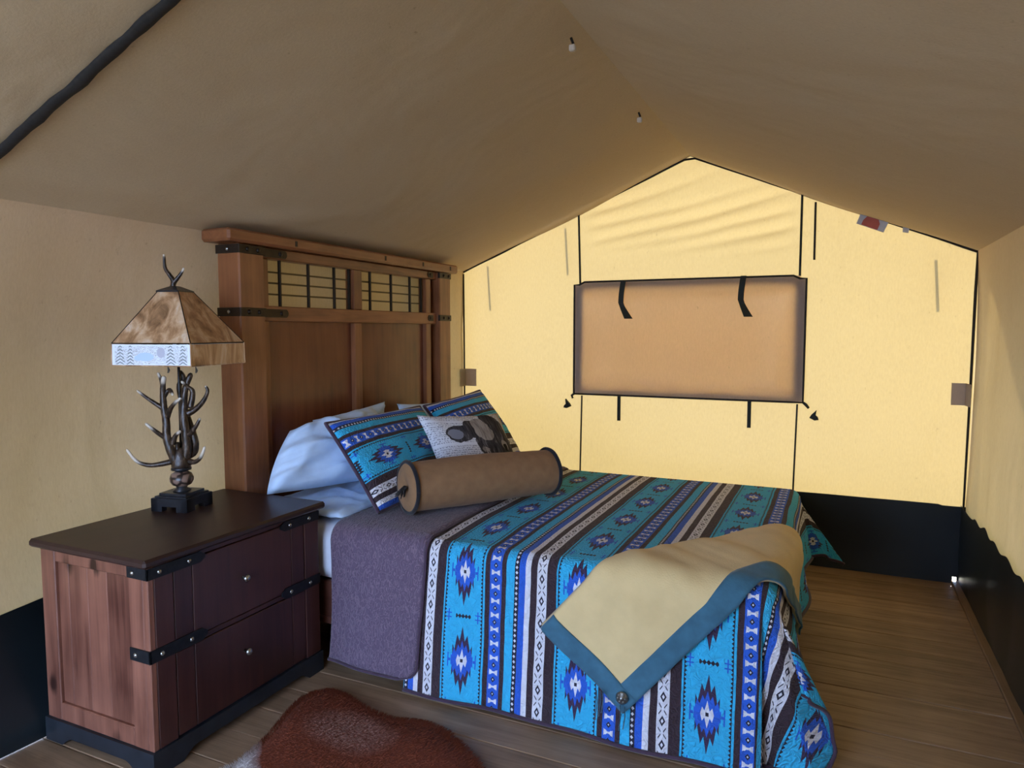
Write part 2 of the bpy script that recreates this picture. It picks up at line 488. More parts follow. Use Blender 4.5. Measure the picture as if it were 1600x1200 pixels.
def etched_mat():
    """pale skirt glass etched with fir trees and a bear"""
    m, nt, p = new_mat('etched_pale_glass')
    uvn = nt.nodes.new('ShaderNodeUVMap'); uvn.uv_map = 'UVMap'
    sep = nt.nodes.new('ShaderNodeSeparateXYZ'); nt.links.new(uvn.outputs[0], sep.inputs[0])
    u = X(nt, sep.outputs[0]); v = X(nt, sep.outputs[1])
    c = (.80, .87, .97)
    nz = X(nt, noise_tex(nt, uvn.outputs[0], 16, 3, .6, 1.5))
    ln = ((nz - .5).abs() < .028) * (v < .92) * (v > .08) * (u > .04) * (u < .96)
    c = mixc(nt, c, (.36, .36, .36), ln)
    for cx, w in ((.11, .075), (.24, .055), (.75, .075), (.90, .065)):
        a = (u - cx).abs()
        ch = ((v + a * 2.6) / .15).fract()
        tree = (ch < .36) * (a < ((v * -.7) + .92).max(.2) * w) * (v > .06) * (v < .94)
        c = mixc(nt, c, (.22, .26, .28), tree)
    bear = (((u - .43) / .11).pow(2.0) + ((v - .42) / .20).pow(2.0)) < 1.0
    head = (((u - .34) / .05).pow(2.0) + ((v - .36) / .13).pow(2.0)) < 1.0
    c = mixc(nt, c, (.52, .68, .90), (bear + head).clamp())
    rock = (((u - .63) / .05).pow(2.0) + ((v - .62) / .24).pow(2.0)) < 1.0
    c = mixc(nt, c, (.50, .52, .62), rock)
    nt.links.new(c, p.inputs['Base Color']); p.inputs['Roughness'].default_value = .22
    bump(nt, p, nz, .1, .002)
    return m
M['etched'] = etched_mat()

def cow_mat():
    """newsprint cushion cover printed with a cow's head"""
    m, nt, p = new_mat('newsprint_cow_print')
    uvn = nt.nodes.new('ShaderNodeUVMap'); uvn.uv_map = 'UVMap'
    nzv = nt.nodes.new('ShaderNodeTexNoise'); nzv.inputs['Scale'].default_value = 7; nzv.inputs['Detail'].default_value = 3
    nt.links.new(uvn.outputs[0], nzv.inputs['Vector'])
    wob = X(nt, nzv.outputs['Fac']) - .5
    sep = nt.nodes.new('ShaderNodeSeparateXYZ'); nt.links.new(uvn.outputs[0], sep.inputs[0])
    u0 = X(nt, sep.outputs[0]); v0 = X(nt, sep.outputs[1])
    u = u0 + wob * .10; v = v0 + wob * .08
    vt = v0 + u0 * .10
    mp = nt.nodes.new('ShaderNodeMapping'); nt.links.new(uvn.outputs[0], mp.inputs[0]); mp.inputs['Scale'].default_value = (1, .5, 1)
    letters = X(nt, noise_tex(nt, mp.outputs[0], 90, 2, .7))
    rows = ((vt / .026).fract() > .35)
    ink = (letters > .52) * rows
    c = mixc(nt, (.64, .66, .72), (.22, .23, .28), ink)
    blk = X(nt, noise_tex(nt, uvn.outputs[0], 2.2, 1))
    c = mixc(nt, c, (.66, .68, .74), (((vt + .04) / .31).fract() < .10))
    fur = X(nt, noise_tex(nt, tex_coord(nt, 'UV', (30, 5, 1), (0, 0, .5)), 1, 4, .6, .5))
    darkc = ramp(nt, fur, [(.3, (.012, .011, .014)), (.55, (.05, .047, .052)), (.72, (.20, .19, .20))])
    lightc = ramp(nt, fur, [(.3, (.12, .105, .10)), (.6, (.36, .33, .31))])
    def ell(cx, cy, rx, ry, rot=0.0):
        cr, sr = math.cos(rot), math.sin(rot)
        dx = u - cx; dy = v - cy
        a = (dx * cr + dy * sr) / rx; b = (dy * cr - dx * sr) / ry
        return (a * a + b * b) < 1.0
    c = mixc(nt, c, (.44, .40, .36), (u0 > .93))
    c = mixc(nt, c, darkc, ell(.80, .40, .20, .62, .12))
    c = mixc(nt, c, darkc, ell(.62, .42, .14, .28, .45))
    c = mixc(nt, c, darkc, ell(.47, .76, .11, .13))
    c = mixc(nt, c, lightc, ell(.60, .74, .12, .17, .35))
    c = mixc(nt, c, darkc, ell(.30, .70, .155, .115))
    c = mixc(nt, c, (.20, .21, .26), ell(.25, .70, .085, .07))
    c = mixc(nt, c, (.30, .29, .29), ell(.83, .50, .055, .075))
    c = mixc(nt, c, (.006, .006, .008), ell(.83, .47, .038, .05))
    c = mixc(nt, c, lightc, ell(.60, .34, .05, .20, .5) * (fur > .48))
    nt.links.new(c, p.inputs['Base Color']); p.inputs['Roughness'].default_value = .85; p.inputs['Specular IOR Level'].default_value = .2
    bump(nt, p, noise_tex(nt, uvn.outputs[0], 6, 3), .3, .01)
    return m
M['cow'] = cow_mat()

def hide_mat():
    m, nt, p = new_mat('cowhide_fur')
    vec = tex_coord(nt)
    n1 = X(nt, noise_tex(nt, vec, 2.2, 4, .6, .3)); n2 = noise_tex(nt, tex_coord(nt, 'Object', (10, 26, 10), (0, 0, .6)), 9, 4, .7)
    c = ramp(nt, n2, [(.3, (.085, .018, .008)), (.7, (.23, .056, .024))])
    sx = nt.nodes.new('ShaderNodeSeparateXYZ'); nt.links.new(vec, sx.inputs[0])
    w = (X(nt, sx.outputs[0]) * -0.9 - X(nt, sx.outputs[1]) * 1.0 + n1 * .35)     # white patch at one end of the hide
    c = mixc(nt, c, (.62, .58, .58), ((w - 2.27) * 14.0).clamp())
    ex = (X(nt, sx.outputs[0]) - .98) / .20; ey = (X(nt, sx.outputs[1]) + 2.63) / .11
    lf = ((ex * ex + ey * ey) * -1.0 + 1.0 + (n1 - .5) * 2.0).clamp() * ((X(nt, n2) - .42) * 4.0).clamp()      # sheen highlight on the fur, painted in as a paler mottled patch
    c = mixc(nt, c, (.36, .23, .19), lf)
    nt.links.new(c, p.inputs['Base Color']); p.inputs['Roughness'].default_value = .7; p.inputs['Specular IOR Level'].default_value = .12; p.inputs['Sheen Weight'].default_value = .03
    bump(nt, p, n2, .6, .01)
    return m
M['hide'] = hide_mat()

# ================================================================== the tent
W, XR, HE, HR, HS = 3.122, 1.597, 1.816, 2.466, 0.432
YF = -5.05                                     # front end of the tent
D0, D1, DH = 0.05, 1.95, 2.20                  # open doorway in the front wall

def nz3(x, y, z, s=1.0): return noise.noise(Vector((x * s, y * s, z * s)))
def sstep(a, b, x):
    t = max(0.0, min(1.0, (x - a) / (b - a))); return t * t * (3 - 2 * t)

def roof_z(x): return HE + (HR - HE) * (x / XR if x < XR else (W - x) / (W - XR))

# ---- floor: planks laid across the tent, on a dark sub-floor
floor = empty('floor', (0, 0, 0), label='weathered brown plank floor running across the tent', cat='floor', kind='structure')
MB().box((-0.25, YF - .02, -.08), (W + .02, .02, -.030)).build('sub_floor', M['black_cord'], floor)
pw = 0.1512
n_pl = int(round((0 - YF) / pw))
pw = -YF / n_pl
pm = [MB().box((-0.12, .0014, -.028), (W, pw - .0014, 0), .0025).build('plank', M['floor_wood'], floor)]
pm[0].location = (0, YF, 0)
for i in range(1, n_pl):
    o = pm[0].copy(); COL.objects.link(o); o.parent = floor
    o.location = (0, YF + pw * i, random.uniform(-.0018, 0))
# ---- trim board along the right wall
MB().box((3.068, YF + .02, .0), (3.118, -.02, .018), .003).build('trim_1', M['trim_wood'], None, label='narrow brown board on the floor along the right wall', cat='trim', kind='structure')

# ---- back gable wall with wrinkles and a window hole
WX0, WX1, WZ0, WZ1 = 0.90, 2.235, 1.015, 1.665
def gable_y(x, z):
    y = 0.006 * nz3(x, 0, z, 1.3)
    if z > 1.72:
        k = sstep(1.72, 1.95, z) * sstep(.86, 1.05, x) * sstep(2.27, 2.1, x)
        # folds sweeping from the lower left up to the right-hand seam
        for j, (z0, sl, amp, wd) in enumerate(((1.80, .06, .006, .018), (1.86, .10, .009, .020), (1.93, .13, .008, .016), (2.00, .17, .010, .020), (2.10, .16, .008, .016), (2.20, .24, .010, .018), (2.28, .30, .009, .016))):
            dd = z - (z0 + sl * (x - 1.1) + .10 * max(0, x - 1.6) ** 2 * (1 if j < 5 else 2.2) + .012 * nz3(x, j * 3.1, 0, 3))
            y += 3.4 * k * amp * math.exp(-(dd / wd) ** 2) * (0.55 + .45 * math.sin(x * 3 + j))
    y += .010 * math.exp(-((x - 2.98 + (z - .9) * -.12) / .02) ** 2) * sstep(.5, .7, z) * sstep(1.1, .95, z)
    y += .008 * math.exp(-((x - 2.93) / .025) ** 2) * sstep(1.5, 1.75, z)
    return y
mb = MB()
NX, NZ = 150, 96
def gable_pt(u, v):
    # map columns so that window-hole edges fall on grid lines is not needed: the flap overlaps the hole
    x = -.05 + u * (W + .12); z = HS - .12 + v * (roof_z(max(0, min(W, x))) + .012 - HS + .12)
    return (Vector((x, gable_y(x, z), z)),)
def hole(u, v):
    x = -.05 + u * (W + .12); z = HS - .12 + v * (roof_z(max(0, min(W, x))) + .012 - HS + .12)
    return WX0 < x < WX1 and WZ0 < z < WZ1
mb.grid(NX, NZ, gable_pt, hole)
wall_back = mb.build('wall_back', M['gable'], None, smooth=True, fixnormals=False, label='sunlit golden canvas gable wall at the back of the tent', cat='wall', kind='structure')

# ---- left wall, bulging out a little behind the lamp
def left_x(y, z):
    k = math.sin(math.pi * max(0, min(1, (z - .05) / (HE - .05)))) ** .8
    b = math.exp(-((y + 2.62) / .62) ** 2)
    x = -.20 * k * b - .012 * k
    x += .008 * nz3(y * .6, 3, z * 1.6, 2.0) * k
    # a fold running down near the back corner
    x += .018 * math.exp(-((y + .10 + .02 * math.sin(z * 4)) / .03) ** 2)
    return x
mb = MB(); mb.grid(110, 40, lambda u, v: (Vector((left_x(YF * (1 - u), .02 + v * (HE - .02)), YF * (1 - u), .02 + v * (HE - .02))),))
mb.build('wall_left', M['wall'], None, smooth=True, fixnormals=False, label='beige canvas side wall behind the lamp and headboard', cat='wall', kind='structure')
def right_x(y, z):
    k = math.sin(math.pi * max(0, min(1, (z - .4) / (HE - .4))))
    return W + .015 * k + .012 * nz3(y, 8, z, 1.5) * k + .02 * math.exp(-((y + .07) / .035) ** 2) * k - .012 * math.exp(-((y + .62 + .12 * (z - .6)) / .03) ** 2) * sstep(.9, .6, z)
mb = MB(); mb.grid(80, 36, lambda u, v: (Vector((right_x(YF * (1 - u), .02 + v * (HE - .02)), YF * (1 - u), .02 + v * (HE - .02))),))
mb.build('wall_right', M['wall'], None, smooth=True, fixnormals=False, label='tan canvas side wall at the right edge of the tent', cat='wall', kind='structure')
# ---- front wall behind the camera, with the doorway open
mb = MB()
for x0, x1, z0 in ((-.03, D0, 0), (D1, W + .02, 0)):
    mb.grid(12, 12, lambda u, v, x0=x0, x1=x1, z0=z0: (Vector((x0 + u * (x1 - x0), YF, z0 + v * (roof_z(max(0, min(W, x0 + u * (x1 - x0)))) + .01 - z0))),))
mb.grid(16, 6, lambda u, v: (Vector((D0 + u * (D1 - D0), YF, min(DH, roof_z(D0 + u * (D1 - D0))) + v * (roof_z(D0 + u * (D1 - D0)) + .01 - min(DH, roof_z(D0 + u * (D1 - D0)))))),))
mb.build('wall_front', M['wall'], None, fixnormals=False, label='canvas front wall with an open doorway behind the viewer', cat='wall', kind='structure')

# ---- roof (two canvas slopes), sagging a little between ridge and eaves
def roof_pt(side):
    def fn(u, v):
        y = YF - .03 + u * (-YF + .035)
        if side < 0: x = -.07 + v * (XR + .07)
        else: x = XR + v * (W - XR + .08)
        z = roof_z(x)
        w = math.sin(math.pi * v)
        z += -.012 * w + .007 * nz3(x, y, side, 1.4) * w
        # gathers along the gable edge
        e = math.exp(-(y / .30) ** 2) if y < 0 else 1
        z += e * .007 * math.sin(v * 9 + 8 * y) * w
        if side < 0:
            e2 = math.exp(-((x - .16) / .05) ** 2)
            z += -.010 * e2 * sstep(-.4, -1.6, y)
            z += -.012 * math.exp(-((x - .22 - .35 * (y + 2.0)) / .05) ** 2) * math.exp(-((y + 2.05) / .35) ** 2)
        return (Vector((x, y, z)),)
    return fn
ceil = empty('ceiling', (XR, -2.5, 0), label='sagging brown canvas tent roof in two slopes', cat='ceiling', kind='structure')
for s in (-1, 1):
    mb = MB(); mb.grid(90, 40, roof_pt(s)); o = mb.build('roof_slope', M['roof'], ceil, smooth=True, fixnormals=False)
    o.location = (-XR, 2.5, 0)

# ---- unseen fly sheet over the roof, overhangs added to shade the side walls
mb = MB()
fl = [(-1.5, 1.25), (-.02, HE + .10), (XR, HR + .12), (W + .02, HE + .10), (W + .95, 1.50)]
for (xa, za), (xb, zb) in zip(fl, fl[1:]):
    mb.add([(xa, YF - 1.2, za), (xb, YF - 1.2, zb), (xb, .10, zb), (xa, .10, za)], [(0, 1, 2, 3)])
fly = mb.build('ceiling_fly_shade', M['fly'], None, fixnormals=False, label='unseen tan fly sheet added above the roof to shade the side walls', cat='fly sheet', kind='structure'); solid(fly, .004)

# ---- outside: ground, front deck
MB().box((-12, -14, -.35), (15, 12, -.30)).build('ground', M['ground'], None, label='grassy ground outside the tent', cat='ground', kind='structure')
dk = empty('floor_deck', (0, YF, 0), label='wooden porch deck in front of the doorway', cat='deck', kind='structure')
pd = None
for i in range(12):
    if pd is None:
        pd = MB().box((-.6, -.148, -.06), (3.6, -.004, -.02), .003).build('plank', M['deck_wood'], dk); pd.location = (0, -.02, 0)
    else:
        o = pd.copy(); COL.objects.link(o); o.parent = dk; o.location = (0, -.02 - .15 * i, 0)

# ---- black vinyl skirts along the foot of the walls
mb = MB()
def sod_back(u, v):
    x = -.05 + u * (W + .08); top = HS + .006 * nz3(x, 1, 0, 3)
    if x > 3.0: top -= .006
    z = -.02 + v * (top + .02)
    y = -.018 - .012 * (1 - v) * nz3(x, 0, z, 3) - .02 * (1 - v) ** 2 * 1
    return (Vector((x, y, z)),)
def sod_gap(u, v): return 3.062 < -.05 + u * (W + .08) < 3.085 and v < .13
mb.grid(160, 24, sod_back, sod_gap)
mb.build('baseboard_back', M['sod'], None, smooth=True, fixnormals=False, label='black vinyl skirt along the foot of the gable wall', cat='skirt', kind='structure')
mb = MB()
def sod_right(u, v):
    y = -u * -YF
    wv = .035 * sstep(-.25, -.6, y) + .018 * nz3(y, 5, 0, 6) * sstep(-.2, -.4, y) + (.012 * math.sin(y * 26) if y < -.35 else 0)
    z = v * (HS + wv)
    x = W - .014 - .02 * (1 - v) * abs(nz3(y, 2, z, 2)) - .006
    return (Vector((x, y, z)),)
mb.grid(220, 18, sod_right)
mb.build('baseboard_right', M['sod'], None, smooth=True, fixnormals=False, label='black vinyl skirt with wavy top edge along the right wall', cat='skirt', kind='structure')
mb = MB()
def sod_left(u, v):
    y = -u * -YF; z = v * (HS + .01)
    x = left_x(y, z) + .016 + .02 * (1 - v) * nz3(y, 2, z, 2.5)
    return (Vector((x, y, z)),)
mb.grid(140, 18, sod_left)
mb.build('baseboard_left', M['sod'], None, smooth=True, fixnormals=False, label='dark vinyl skirt on the left wall beside the nightstand', cat='skirt', kind='structure')

# ---- seams: cord along the gable edge, corner cords, webbing strips
gp = [(x, -.004, roof_z(x) - .006 + .004 * nz3(x, 0, 0, 5)) for x in [i * W / 48 for i in range(49)]]
MB().tube(gp, .0065, 6).build('trim_2', M['black_cord'], None, smooth=True, label='dark corded seam where roof meets the gable wall', cat='trim', kind='structure')
MB().tube([(.006, -.008, HS), (.004, -.008, 1.2), (.002, -.010, HE - .02)], .006, 6).build('trim_3', M['black_cord'], None, smooth=True, label='dark corded seam down the corner beside the headboard', cat='trim', kind='structure')
MB().tube([(W - .012, -.012, .02), (W - .008, -.012, .6), (W - .004, -.010, 1.1), (W - .002, -.008, 1.6), (W, -.006, HE - .01)], [.0055, .006, .007, .008, .006], 6).build('trim_4', M['black_cord'], None, smooth=True, label='dark corded seam down the back right corner', cat='trim', kind='structure')
def ribbon(name, x0, z0, x1, z1, w, mat, parent=None, y=-.010, th=.003, **kw):
    mb = MB(); n = 10; vs = []
    for k in range(n + 1):
        t = k / n; x = x0 + (x1 - x0) * t; z = z0 + (z1 - z0) * t
        yy = y + (gable_y(x, z))
        for dx in (-w / 2, w / 2):
            for dy in (0, -th): vs.append((x + dx, yy + dy, z))
    fs = []
    for k in range(n):
        a = k * 4; b = a + 4
        for i, j in ((0, 2), (2, 3), (3, 1), (1, 0)): fs.append((a + i, a + j, b + j, b + i))
    fs += [(0, 1, 3, 2), (n * 4, n * 4 + 2, n * 4 + 3, n * 4 + 1)]
    mb.add(vs, fs)
    return mb.build(name, mat, parent, **kw)
S = dict(cat='seam', kind='structure')
ribbon('trim_5', .874, 2.175, .889, 1.70, .013, M['webbing'], label='dark webbing seam from roof down to the flap, left one', **S)
ribbon('trim_6', 2.245, 2.185, 2.245, 1.71, .013, M['webbing'], label='dark webbing seam from roof down to the flap, right one', **S)
ribbon('trim_7', .905, .955, .898, HS, .010, M['webbing'], label='thin dark seam from the flap down to the bed, left one', **S)
ribbon('trim_8', 2.252, .955, 2.243, HS, .010, M['webbing'], label='thin grey seam below the flap, right one', **S)

# ---- the closed window: outer flap over the opening, brown inner flap, binding, ties
win = empty('window_1', (1.57, 0, 1.34), label='closed tent window covered by a brown canvas flap with black edging', cat='window', kind='structure')
def child_off(o):
    o.location = (-1.57, 0, -1.34); return o
mb = MB(); mb.grid(20, 12, lambda u, v: (Vector((WX0 - .02 + u * (WX1 - WX0 + .04), .016 + .006 * nz3(u * 4, 0, v * 2), WZ0 - .02 + v * (WZ1 - WZ0 + .04))),))
child_off(mb.build('outer_flap', M['screen'], win, smooth=True, fixnormals=False))
flap_poly = [(.854, .966), (2.284, .966), (2.281, 1.700), (2.245, 1.700), (2.245, 1.722), (.895, 1.722), (.895, 1.688), (.850, 1.688)]
def flap_pt(u, v):
    x = .852 + u * (2.283 - .852); zt = 1.712 if .895 < x < 2.246 else 1.694
    z = .966 + v * (zt - .966)
    e = min(u, 1 - u, v, 1 - v)
    y = -.020 - .030 * sstep(0, .12, e) - .010 * nz3(x * 2.4, 0, z * 2.4) * sstep(0, .1, e)
    y -= .014 * math.exp(-((z - 1.03 - .10 * nz3(x, 0, 0, 3)) / .03) ** 2) * sstep(0, .06, v) * max(0, nz3(x, 4, 0, 4) + .3)
    return (Vector((x, y, z)),)
mb = MB(); mb.grid(110, 60, flap_pt)
child_off(mb.build('inner_flap', M['flap'], win, smooth=True, fixnormals=False))
for lo, hi in (((.856, -.012, .972), (.915, -.008, 1.690)), ((2.222, -.012, .972), (2.280, -.008, 1.690)), ((.916, -.012, 1.655), (2.221, -.008, 1.706)), ((.916, -.012, .972), (2.221, -.008, 1.000))):
    child_off(MB().box(lo, hi).build('window_frame', M['strap'], win))
edge = [flap_pt(0, k / 8)[0] for k in range(9)] + [flap_pt(k / 40, 1)[0] for k in range(1, 41)] + [flap_pt(1, 1 - k / 8)[0] for k in range(1, 9)] + [flap_pt(1 - k / 20, 0)[0] for k in range(1, 21)]
child_off(MB().tube([p + Vector((0, -.003, 0)) for p in edge], .0065, 6).build('edge_binding', M['black_cord'], win, smooth=True))
def hang_strap(x, z0, bend):
    mb = MB(); pts = []
    for k in range(13):
        t = k / 12; z = z0 - .245 * t
        xx = x + (.0 if t < .6 else bend * (t - .6) / .4) - .012 * math.sin(t * 2.6)
        yy = -.058 - .012 * math.sin(t * 3) - (.02 * (t - .6) if t > .6 else 0)
        w = .017 if t < .62 else .015 + .012 * (t - .62) / .38
        tw = 0 if t < .55 else .5 * math.sin((t - .55) / .45 * 2)
        pts.append((xx, yy, z, w, tw))
    vs = []; fs = []
    for xx, yy, z, w, tw in pts:
        vs += [(xx - w * math.cos(tw), yy - w * math.sin(tw), z), (xx + w * math.cos(tw), yy + w * math.sin(tw), z)]
    for k in range(12): fs.append((2 * k, 2 * k + 1, 2 * k + 3, 2 * k + 2))
    mb.add(vs, fs)
    o = mb.build('tie_strap', M['webbing'], win, fixnormals=False); solid(o, .003); return child_off(o)
hang_strap(1.197, 1.712, .045); hang_strap(1.935, 1.718, .040)
for x in (1.164, 1.982):
    child_off(ribbon('tab_strap', x, .966, x, .798, .022, M['webbing'], win, y=-.012))
for sx, x in ((-1, .854), (1, 2.286)):
    child_off(MB().tube([(x, -.024, .966), (x + sx * .014, -.03, .955), (x + sx * (.008 if sx < 0 else .03), -.028, .935)], [.008, .009, .007], 6).build('corner_loop', M['webbing'], win))

# ---- small things sewn or hung on the tent
def hook(x, z, flip, label):
    mb = MB()
    pr = [(-.024, -.012), (.004, -.026), (.026, -.022), (.022, -.008), (.010, .004), (.014, .036), (.000, .020), (-.014, .006)]
    pr = [(x + a * flip, z + b) for a, b in pr]
    mb.prism(pr, 'y', -.030, -.006)
    mb.build('wall_hook', M['webbing'], None, label=label, cat='hook', group='hooks beside the window flap')
hook(.806, .892, -1, 'small black fabric hook left of the window flap')
hook(2.345, .890, 1, 'small black fabric hook right of the window flap')
# long loose strap hanging on the gable wall
ribbon('loose_strap', 2.318, 2.13, 2.320, 1.80, .012, M['strap'], label='thin grey strap hanging down the gable wall right of the seam', cat='strap', y=-.012)
# straps outside the canvas, seen as soft shadows
for x, z0, z1, lb in ((.784, 2.10, 1.79, 'faint strap shadow through the canvas left of the flap'), (.20, 1.87, 1.56, 'faint strap shadow through the canvas nearest the headboard'), (2.94, 1.80, 1.52, 'faint strap shadow through the canvas near the right corner')):
    ribbon('outside_strap', x, z0, x + .02, z1, .014, M['strap'], label=lb, cat='strap', group='straps outside the gable wall', y=.045)
lab = empty('care_label', (2.617, -.02, 2.0), label='white sewn label with red print hanging from the roof seam', cat='label')
mb = MB(); mb.prism([(-.057, .070), (.085, .007), (.053, -.065), (-.084, -.007)], 'y', -.0015, .0015); mb.build('label_sheet', M['label_white'], lab)
mb = MB(); mb.prism([(-.050, .010), (-.022, .038), (.012, .028), (.022, .030), (.034, -.018), (.022, -.050), (-.060, -.014)], 'y', -.0030, -.0018); mb.build('red_print', M['label_red'], lab)
mb = MB(); mb.prism([(2.765, 1.975), (2.797, 1.962), (2.792, 1.925), (2.764, 1.932)], 'y', -.020, -.017); mb.build('small_tag', M['label_white'], None, label='tiny white tag beside the red printed label', cat='tag')
# corner patches: each wraps from the gable onto the side wall
def corner_patch(pts, zt, zb, label):
    mb = MB(); n = len(pts); vs = [(x, y, zt) for x, y in pts] + [(x, y, zb) for x, y in pts]
    mb.add(vs, [(k, k + 1, n + k + 1, n + k) for k in range(n - 1)])
    o = mb.build('corner_patch', M['patch'], None, fixnormals=False, label=label, cat='patch', group='corner patches'); solid(o, .003)
corner_patch([(.103, -.012), (.05, -.013), (.02, -.016), (.016, -.03), (.016, -.092)], 1.116, .992, 'grey square patch on the corner beside the headboard')
corner_patch([(3.030, -.014), (3.07, -.014), (3.096, -.018), (3.098, -.05), (3.104, -.115)], 1.105, .985, 'grey square patch on the back right corner')
for y, lb in ((-2.03, 'small ivory clip on the ridge seam, nearer one'), (-1.08, 'small ivory clip on the ridge seam, farther one')):
    e = empty('ridge_clip', (1.552, y, 2.438), label=lb, cat='clip', group='clips on the ridge')
    MB().tube([(0, 0, 0), (.008, 0, -.020), (.006, .002, -.030)], .005, 6).build('clip_loop', M['black_cord'], e)
    MB().box((-.006, -.010, -.048), (.018, .010, -.024), .004).build('clip_tab', M['rope'], e)
# the dark padded strap across the roof
rs = empty('ceiling_strap', (XR, -3.233, 0), label='dark ribbed strap running up the left roof slope', cat='strap', kind='structure')
pts = []
for k in range(61):
    t = k / 60; x = .02 + t * (XR - .02)
    pts.append((x - XR, .007 * nz3(x, 1, 0, 9), roof_z(x) - .014 - .003 * nz3(x, 0, 2, 9) - .010 * math.sin(math.pi * t)))
MB().tube(pts, [.018 + .004 * nz3(p[0], 0, 0, 16) for p in pts], 8, flat=.55).build('strap_cover', M['strap'], rs, smooth=True)
pts = [(W - (XR - (-p[0])) * 0 - XR - (p[0] + XR) * (W - XR) / XR, p[1], p[2]) for p in pts]
MB().tube(pts, .022, 8, flat=.55).build('strap_cover', M['strap'], rs, smooth=True)

# ================================================================== bed
HX = .150
bed = empty('bed', (1.25, -1.45, 0), label='dark wooden bed with tall panelled headboard against the left wall', cat='bed')
def bp(mb, name, mat, parent=bed, smooth=False, **kw):
    o = mb.build(name, mat, parent, smooth, **kw)
    if parent is bed: o.location = (-1.25, 1.45, 0)
    return o
HB0, HB1 = -2.2488, -0.4576
bp(MB().box((0.023, HB0, 0), (HX, HB0 + .145, 1.762), .006), 'headboard_post', M['bed_wood'])
bp(MB().box((0.023, HB1 - .140, 0), (HX, HB1, 1.762), .006), 'headboard_post', M['bed_wood'])
bp(MB().box((0.008, -2.3198, 1.764), (HX + .020, -0.3897, 1.8175), .010), 'headboard_cap', M['bed_wood_y'])
IN0, IN1 = HB0 + .145, HB1 - .140
bx0, bx1 = .063, .120
bp(MB().box((bx0, IN0, 1.7147), (bx1 + .006, IN1, 1.762), .004), 'top_rail', M['bed_wood_y'])
bp(MB().box((bx0, IN0, 1.4331), (bx1 + .006, IN1, 1.503), .004), 'middle_rail', M['bed_wood_y'])
bp(MB().box((bx0, IN0, .36), (bx1, IN1, .52), .004), 'bottom_rail', M['bed_wood_y'])
bp(MB().box((bx0, IN0 + .004, .52), (bx1, IN0 + .055, 1.7147), .004), 'headboard_stile', M['bed_wood'])
bp(MB().box((bx0, IN1 - .115, .52), (bx1, IN1 - .058, 1.7147), .004), 'headboard_stile', M['bed_wood'])
bp(MB().box((bx0 - .01, IN1 - .058, .4), (bx1 - .03, IN1, 1.7147), .004), 'headboard_stile', M['bed_panel'])
bp(MB().box((bx0, -1.4329, 1.503), (bx1, -1.3609, 1.7147), .004), 'lattice_stile', M['bed_wood'])
bp(MB().box((bx0, -1.4329, .52), (bx1 + .002, -1.3712, 1.4331), .004), 'panel_stile', M['bed_wood'])
bp(MB().box((0.076, IN0 + .055, .52), (.094, -1.4329, 1.4331)), 'headboard_panel', M['bed_panel'])
bp(MB().box((0.076, -1.3712, .52), (.094, IN1 - .115, 1.4331)), 'headboard_panel', M['bed_panel'])
for ya, yb, ys in ((-2.0464, -1.4329, (-1.9539, -1.7586, -1.5634, -1.4442)), (-1.3609, -0.7196, (-1.2581, -1.0557, -0.8584, -0.733))):
    for y in ys:
        bp(MB().box((.088, y - .006, 1.5009), (.102, y + .006, 1.7167), .002), 'lattice_bar', M['grid_iron'])
    for z in (1.6592, 1.6099, 1.5585):
        bp(MB().box((0.078, ya, z - .004), (.088, yb, z + .004), .001), 'lattice_bar', M['grid_brass'])
def strap_on_post(y0, y1, z0, z1, studs, side=None, tip=None):
    mb = MB()
    mb.box((0.138, y0, z0), (HX + .005, y1, z1), .0015)
    if side is not None: mb.box((0.02, side - .005, z0), (HX + .005, side + .001, z1), .0015)
    o = bp(mb, 'iron_strap', M['bronze'])
    for y in studs:
        s = MB().lathe([(.0001, 0), (.011, .0), (.010, .004), (.006, .008), (.001, .009)], n=10).build('bolt', M['bronze'], o, smooth=True)
        s.rotation_euler = (0, math.pi / 2, 0); s.location = (HX + .004, y, (z0 + z1) / 2)
    if side is not None:
        s = MB().lathe([(.0001, 0), (.010, .0), (.008, .005), (.001, .008)], n=10).build('bolt', M['stud'], o, smooth=True)
        s.rotation_euler = (math.pi / 2, 0, 0); s.location = (.09, side - .004, (z0 + z1) / 2)
    return o
strap_on_post(HB0, HB0 + .147, 1.4537, 1.4907, (HB0 + .045, HB0 + .105), HB0)
strap_on_post(HB0, HB0 + .147, 1.7209, 1.7579, (HB0 + .045, HB0 + .105), HB0)
strap_on_post(HB1 - .142, HB1, 1.4537, 1.4907, (HB1 - .095, HB1 - .030))
strap_on_post(HB1 - .142, HB1, 1.7239, 1.7599, (HB1 - .095, HB1 - .030))
for (y0, y1, yt) in ((IN0, IN0 + .165, IN0 + .120), (IN1 - .105, IN1 - .045, IN1 - .080)):
    for z0, z1 in ((1.4516, 1.4886), (1.7209, 1.7568)):
        mb = MB()
        yy = [(y0, z0), (y1 - .012, z0), (y1 - .003, z0 + .008), (y1, (z0 + z1) / 2), (y1 - .003, z1 - .008), (y1 - .012, z1), (y0, z1)]
        if y1 > -1.4: yy = [(y1 + y0 - a, b) for a, b in yy][::-1]
        mb.prism(yy, 'x', bx1 + .004, bx1 + .011)
        o = bp(mb, 'iron_strap', M['bronze'])
        s = MB().lathe([(.0001, 0), (.011, .0), (.010, .004), (.006, .008), (.001, .009)], n=10).build('bolt', M['bronze'], o, smooth=True)
        s.rotation_euler = (0, math.pi / 2, 0); s.location = (bx1 + .010, yt, (z0 + z1) / 2)
for y in (-1.921, -1.2119, -0.8214, -0.4925):
    bp(MB().box((HX + .019, y - .006, 1.7784), (HX + .023, y + .008, 1.8031), .001), 'cap_nail', M['bronze'])
